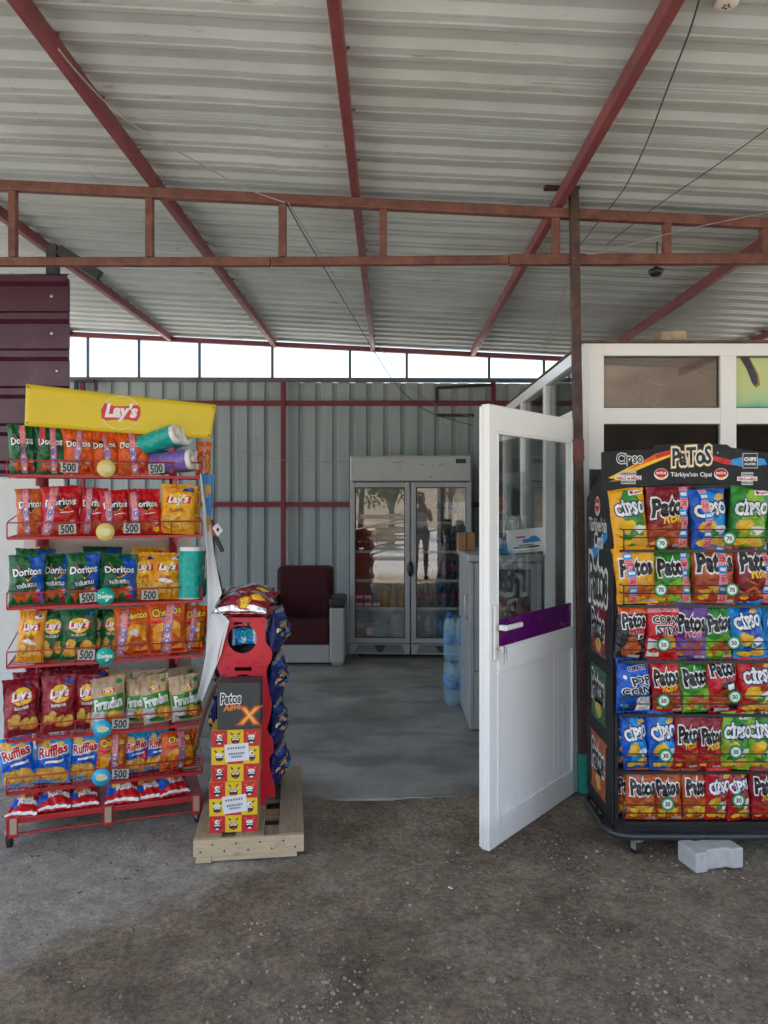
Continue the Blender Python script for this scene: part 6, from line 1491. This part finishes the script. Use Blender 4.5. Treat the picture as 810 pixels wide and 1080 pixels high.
q = MB(); q.add([(-.03, -.012, .0), (.03, -.016, .003), (.028, .012, .001), (-.026, .016, .004)], [(0,1,2,3)]); o = q.build('paper_scrap', mat('scrap_grey', (.35,.38,.42), .6), solid=.001); o.location = (X_at(608, 3.8), 3.78, .0); tag(o, 'small pale scrap on the ground by the foot of the steel post', 'scrap')
# ================================================================== IN FRONT OF THE SHOP (seen in the fridge doors)
nF = Vector((math.sin(FA), -math.cos(FA), 0)); pF = Vector((fc.x, fc.y, 0))
def refl(px, t):
    Qp = Vector(((px-CX)/F*t, t, 0)); return Qp-2*nF*((Qp-pF).dot(nF))
BARK = mat('bark', (.10,.075,.055), .9, var=.3, scale=12, bmp=.4)
def tree(name, loc, h, cr, cols, label, seed, n=1500, trunk=.12):
    rr = random.Random(seed); t = thing(name, (loc[0], loc[1], -.02), label, 'tree', group='trees in front of the shop'); q = MB()
    x, y = loc[0], loc[1]; top = Vector((x+rr.uniform(-.3, .3), y, h*.62))
    q.tube([(x, y, -.1), (x+.05, y, h*.3), top], [trunk, trunk*.8, trunk*.4], 9); cl = []
    for k in range(9):
        a = rr.uniform(0, 6.28); e = Vector((x+cr*.7*math.cos(a), y+cr*.7*math.sin(a), h*rr.uniform(.5, .98))); st = Vector((x+.05, y, h*rr.uniform(.28, .58)))
        q.tube([st, (st+e)/2+Vector((0, 0, .15)), e], [trunk*.4, trunk*.25, .015], 6); cl.append((e, cr*rr.uniform(.32, .55)))
    cl.append((top+Vector((0, 0, h*.22)), cr*.5)); q.build('trunk', BARK, t); q = MB()
    for k in range(n):
        c_, r_ = cl[rr.randrange(len(cl))]; d = Vector((rr.gauss(0, 1), rr.gauss(0, 1), rr.gauss(0, .8))).normalized()*r_*rr.random()**.45
        p = c_+d; e = Euler((rr.uniform(0, 6.3), rr.uniform(0, 6.3), rr.uniform(0, 6.3))).to_matrix(); s = rr.uniform(.09, .2)
        q.add([p+e @ Vector(v)*s for v in ((-.5, 0, 0), (0, -.28, .05), (.6, 0, 0), (0, .28, .05))], [(0,1,2,3)], rr.randrange(len(cols)))
    q.build('crown', cols, t)
LV = [mat('leaf_a', (.045,.085,.02), .6), mat('leaf_b', (.075,.12,.025), .6), mat('leaf_y', (.14,.14,.03), .6)]
for k, (px, t_, h, cr, lab) in enumerate(((380, 29, 5.5, 2.4, 'broad green tree at the far left of the yard'), (412, 24, 3.6, 1.3, 'small yellowish tree behind the timber pile'), (436, 31, 6, 2.3, 'tall green tree behind the photographer'), (474, 34, 5, 2.6, 'wide green tree beyond the pale road'), (505, 30, 4.6, 2.2, 'bushy tree at the right of the road'), (340, 26, 6.5, 2.6, 'tall tree left of the yard'), (560, 27, 6, 2.5, 'tall tree right of the yard'))):
    tree('yard_tree', refl(px, t_), h, cr, LV if k != 1 else [LV[1], LV[2]], lab, k+20, 1500)
fp = refl(467, 15.12); q = MB(); q.bar((fp.x, fp.y, -.05), (fp.x, fp.y, ROOFZ(fp.x)-.07), .11, .11); o = q.build('front_post', BROWNM); recenter(o, (fp.x, fp.y, 0)); tag(o, 'dark square post holding the front edge of the roof, mirrored in the right fridge door', 'post')
tp = thing('timber_pile', refl(398, 20.5), 'pile of pale sawn timber and branches in the sunny yard', 'timber pile'); rr = random.Random(4)
for k in range(22):
    c_ = refl(388+rr.uniform(0, 34), 20.5+rr.uniform(-.8, .8)); a = rr.uniform(-.5, .5); L_2 = rr.uniform(.5, 1.3); z = .08+rr.random()*.9; q = MB()
    q.bar((c_.x-L_2*math.cos(a), c_.y, z-rr.uniform(-.3, .3)), (c_.x+L_2*math.cos(a), c_.y+.4*math.sin(a), z+.2), .07, .05); q.build('plank', mat('pale_timber', (.50,.42,.32), .8, var=.2), tp)

# --- the photographer, standing where the picture was taken
pb_ = thing('person', (0, -.40, 0), 'person in a white sleeveless top and dark shorts holding up a phone', 'person'); MW[pb_.name] = Matrix.Translation((0, -.40, 0))
SKIN = mat('skin', (.17,.085,.055), .5, var=.06)
def skin(name, verts, edges, radii, m_, sub=2, root=0):
    me = bpy.data.meshes.new(name); me.from_pydata(verts, edges, []); o = bpy.data.objects.new(name, me); COL.objects.link(o)
    md = o.modifiers.new('skin', 'SKIN'); md.use_smooth_shade = True
    for i, r_ in enumerate(radii): me.skin_vertices[0].data[i].radius = (r_, r_) if not isinstance(r_, tuple) else r_
    me.skin_vertices[0].data[root].use_root = True
    sb = o.modifiers.new('sub', 'SUBSURF'); sb.levels = sub; sb.render_levels = sub
    me.materials.append(m_); o.parent = pb_; return o
V = []; Ed = []; Rd = []
def jv(p, r_, par=None):
    V.append(p); Rd.append(r_); i = len(V)-1
    if par is not None: Ed.append((par, i))
    return i
pel = jv((0, 0, .93), (.155, .11)); wa = jv((0, 0, 1.08), (.125, .09), pel); ch = jv((0, 0, 1.27), (.15, .10), wa); nk0 = jv((0, 0, 1.385), (.06, .055), ch); nk = jv((0, .01, 1.44), .047, nk0); hd0 = jv((0, .02, 1.515), (.072, .085), nk); hd1 = jv((0, .015, 1.60), (.074, .088), hd0); jv((0, .01, 1.665), (.05, .06), hd1)
for sg in (-1, 1):
    sh = jv((sg*.165, 0, 1.345), .052, ch); el = jv((sg*.21, .10, 1.13), .038, sh); wr = jv((sg*.075, .305, 1.46), .026, el); pm0 = jv((sg*.062, .335, 1.50), (.030, .016), wr); jv((sg*.058, .345, 1.535), (.028, .014), pm0)
    hp_ = jv((sg*.095, 0, .86), .088, pel); kn = jv((sg*.10, .01, .48), .055, hp_); cf = jv((sg*.10, -.015, .33), .054, kn); an = jv((sg*.10, -.02, .085), .034, cf); jv((sg*.11, .10, .035), (.036, .026), an)
skin('body', V, Ed, Rd, SKIN)
for sg in (-1, 1):    # fingers curled round the phone edges
    for k in range(4):
        z = 1.515+.018*k; L_3 = (.9, 1, .95, .8)[k]
        skin('finger', [(sg*.056, .345, z), (sg*(.056+.010), .365, z+.004), (sg*.046, .378+.006*L_3, z+.006), (sg*.030, .380, z+.006)], [(0,1),(1,2),(2,3)], [.009, .009, .008, .007], SKIN, 1)
    skin('thumb', [(sg*.054, .338, 1.505), (sg*.048, .335, 1.535), (sg*.034, .338, 1.555)], [(0,1),(1,2)], [.011, .010, .008], SKIN, 1)
skin('white_top', [(0, 0, .95), (0, 0, 1.08), (0, 0, 1.25), (0, 0, 1.33)], [(0,1),(1,2),(2,3)], [(.160, .118), (.138, .104), (.160, .114), (.135, .09)], mat('white_cloth', (.75,.77,.78), .8))
sv = [(0, 0, .95), (-.092, 0, .86), (.092, 0, .86), (-.10, 0, .68), (.10, 0, .68)]
skin('shorts', sv, [(0,1),(0,2),(1,3),(2,4)], [(.165, .122), .10, .10, .092, .092], mat('dark_cloth', (.02,.02,.028), .8))
skin('hair', [(0, -.045, 1.48), (0, -.035, 1.60), (0, -.005, 1.672), (0, .035, 1.665)], [(0,1),(1,2),(2,3)], [(.082, .06), (.085, .07), (.075, .07), (.055, .035)], mat('dark_hair', (.015,.012,.01), .6))
q = MB()
for sg in (-1, 1):
    q.lathe([(0, -.011), (.010, -.006), (.012, 0), (.010, .006), (0, .011)], 10, 0, Matrix.Translation((sg*.031, .098, 1.565)))
q.build('eyes', WHITE, pb_, local=True)
q = MB(); q.tube([(0, .098, 1.57), (0, .118, 1.535), (0, .10, 1.525)], [.008, .014, .008], 8); q.tube([(-.022, .092, 1.492), (0, .103, 1.490), (.022, .092, 1.492)], [.004, .007, .004], 8)
for sg in (-1, 1): q.lathe([(0, -.03), (.013, -.015), (.016, .01), (0, .03)], 10, 0, Matrix.Translation((sg*.083, .01, 1.55)))
q.build('face_features', SKIN, pb_, local=True)
q = MB()
for sg in (-1, 1): q.box(sg*.11-.045, -.06, .0, sg*.11+.045, .17, .045)
q.build('shoe', BLACKM, pb_, local=True, bevel=.018, seg=3)
t = thing('phone', (0, -.022, 1.475), 'dark phone held up in front of the face of the person', 'phone')
q = MB(); q.box(-.037, -.030, 1.475, .037, -.022, 1.625); q.build('phone_body', BLACKM, t, bevel=.003)

# ================================================================== CAMERA, SKY, SUN
cam = bpy.data.cameras.new('camera'); co = bpy.data.objects.new('camera', cam); COL.objects.link(co)
co.location = (0, 0, CZ); co.rotation_euler = (R(90), 0, 0)
cam.sensor_fit = 'VERTICAL'; cam.sensor_height = 36; cam.lens = 36*F/1080; cam.clip_start = .05; cam.clip_end = 2000
cam.shift_x = -(CX-405)/1080; cam.shift_y = -(540-HY)/1080
scn.camera = co
EL = R(71); sd = Vector((-.42*math.cos(EL), -.9*math.cos(EL), math.sin(EL))).normalized()
w = bpy.data.worlds.new('World'); scn.world = w; w.use_nodes = True; nt = w.node_tree
sky = nt.nodes.new('ShaderNodeTexSky'); sky.sky_type = 'NISHITA'; sky.sun_disc = False; sky.sun_elevation = EL; sky.sun_rotation = math.atan2(sd.x, sd.y) % (2*math.pi)
sky.air_density = 1.2; sky.dust_density = 3.0
bg = nt.nodes['Background']; nt.links.new(sky.outputs[0], bg.inputs[0]); bg.inputs[1].default_value = .15
sl = bpy.data.lights.new('sun', 'SUN'); sl.energy = 4.2; sl.angle = R(.53); sl.color = (1, .955, .89); so = bpy.data.objects.new('sun', sl); COL.objects.link(so)
so.rotation_euler = sd.to_track_quat('Z', 'Y').to_euler(); so.location = (-6, -14, 30)
vs_ = scn.view_settings; scn.display_settings.display_device = 'sRGB'; vs_.view_transform = 'Standard'; vs_.look = 'None'; vs_.gamma = 1; vs_.exposure = 1.9; vs_.use_curve_mapping = False
cy = scn.cycles; cy.max_bounces = 10; cy.diffuse_bounces = 6; cy.glossy_bounces = 4; cy.transparent_max_bounces = 16; cy.transmission_bounces = 6; cy.use_denoising = True; cy.caustics_reflective = False; cy.caustics_refractive = False; cy.sample_clamp_indirect = 8
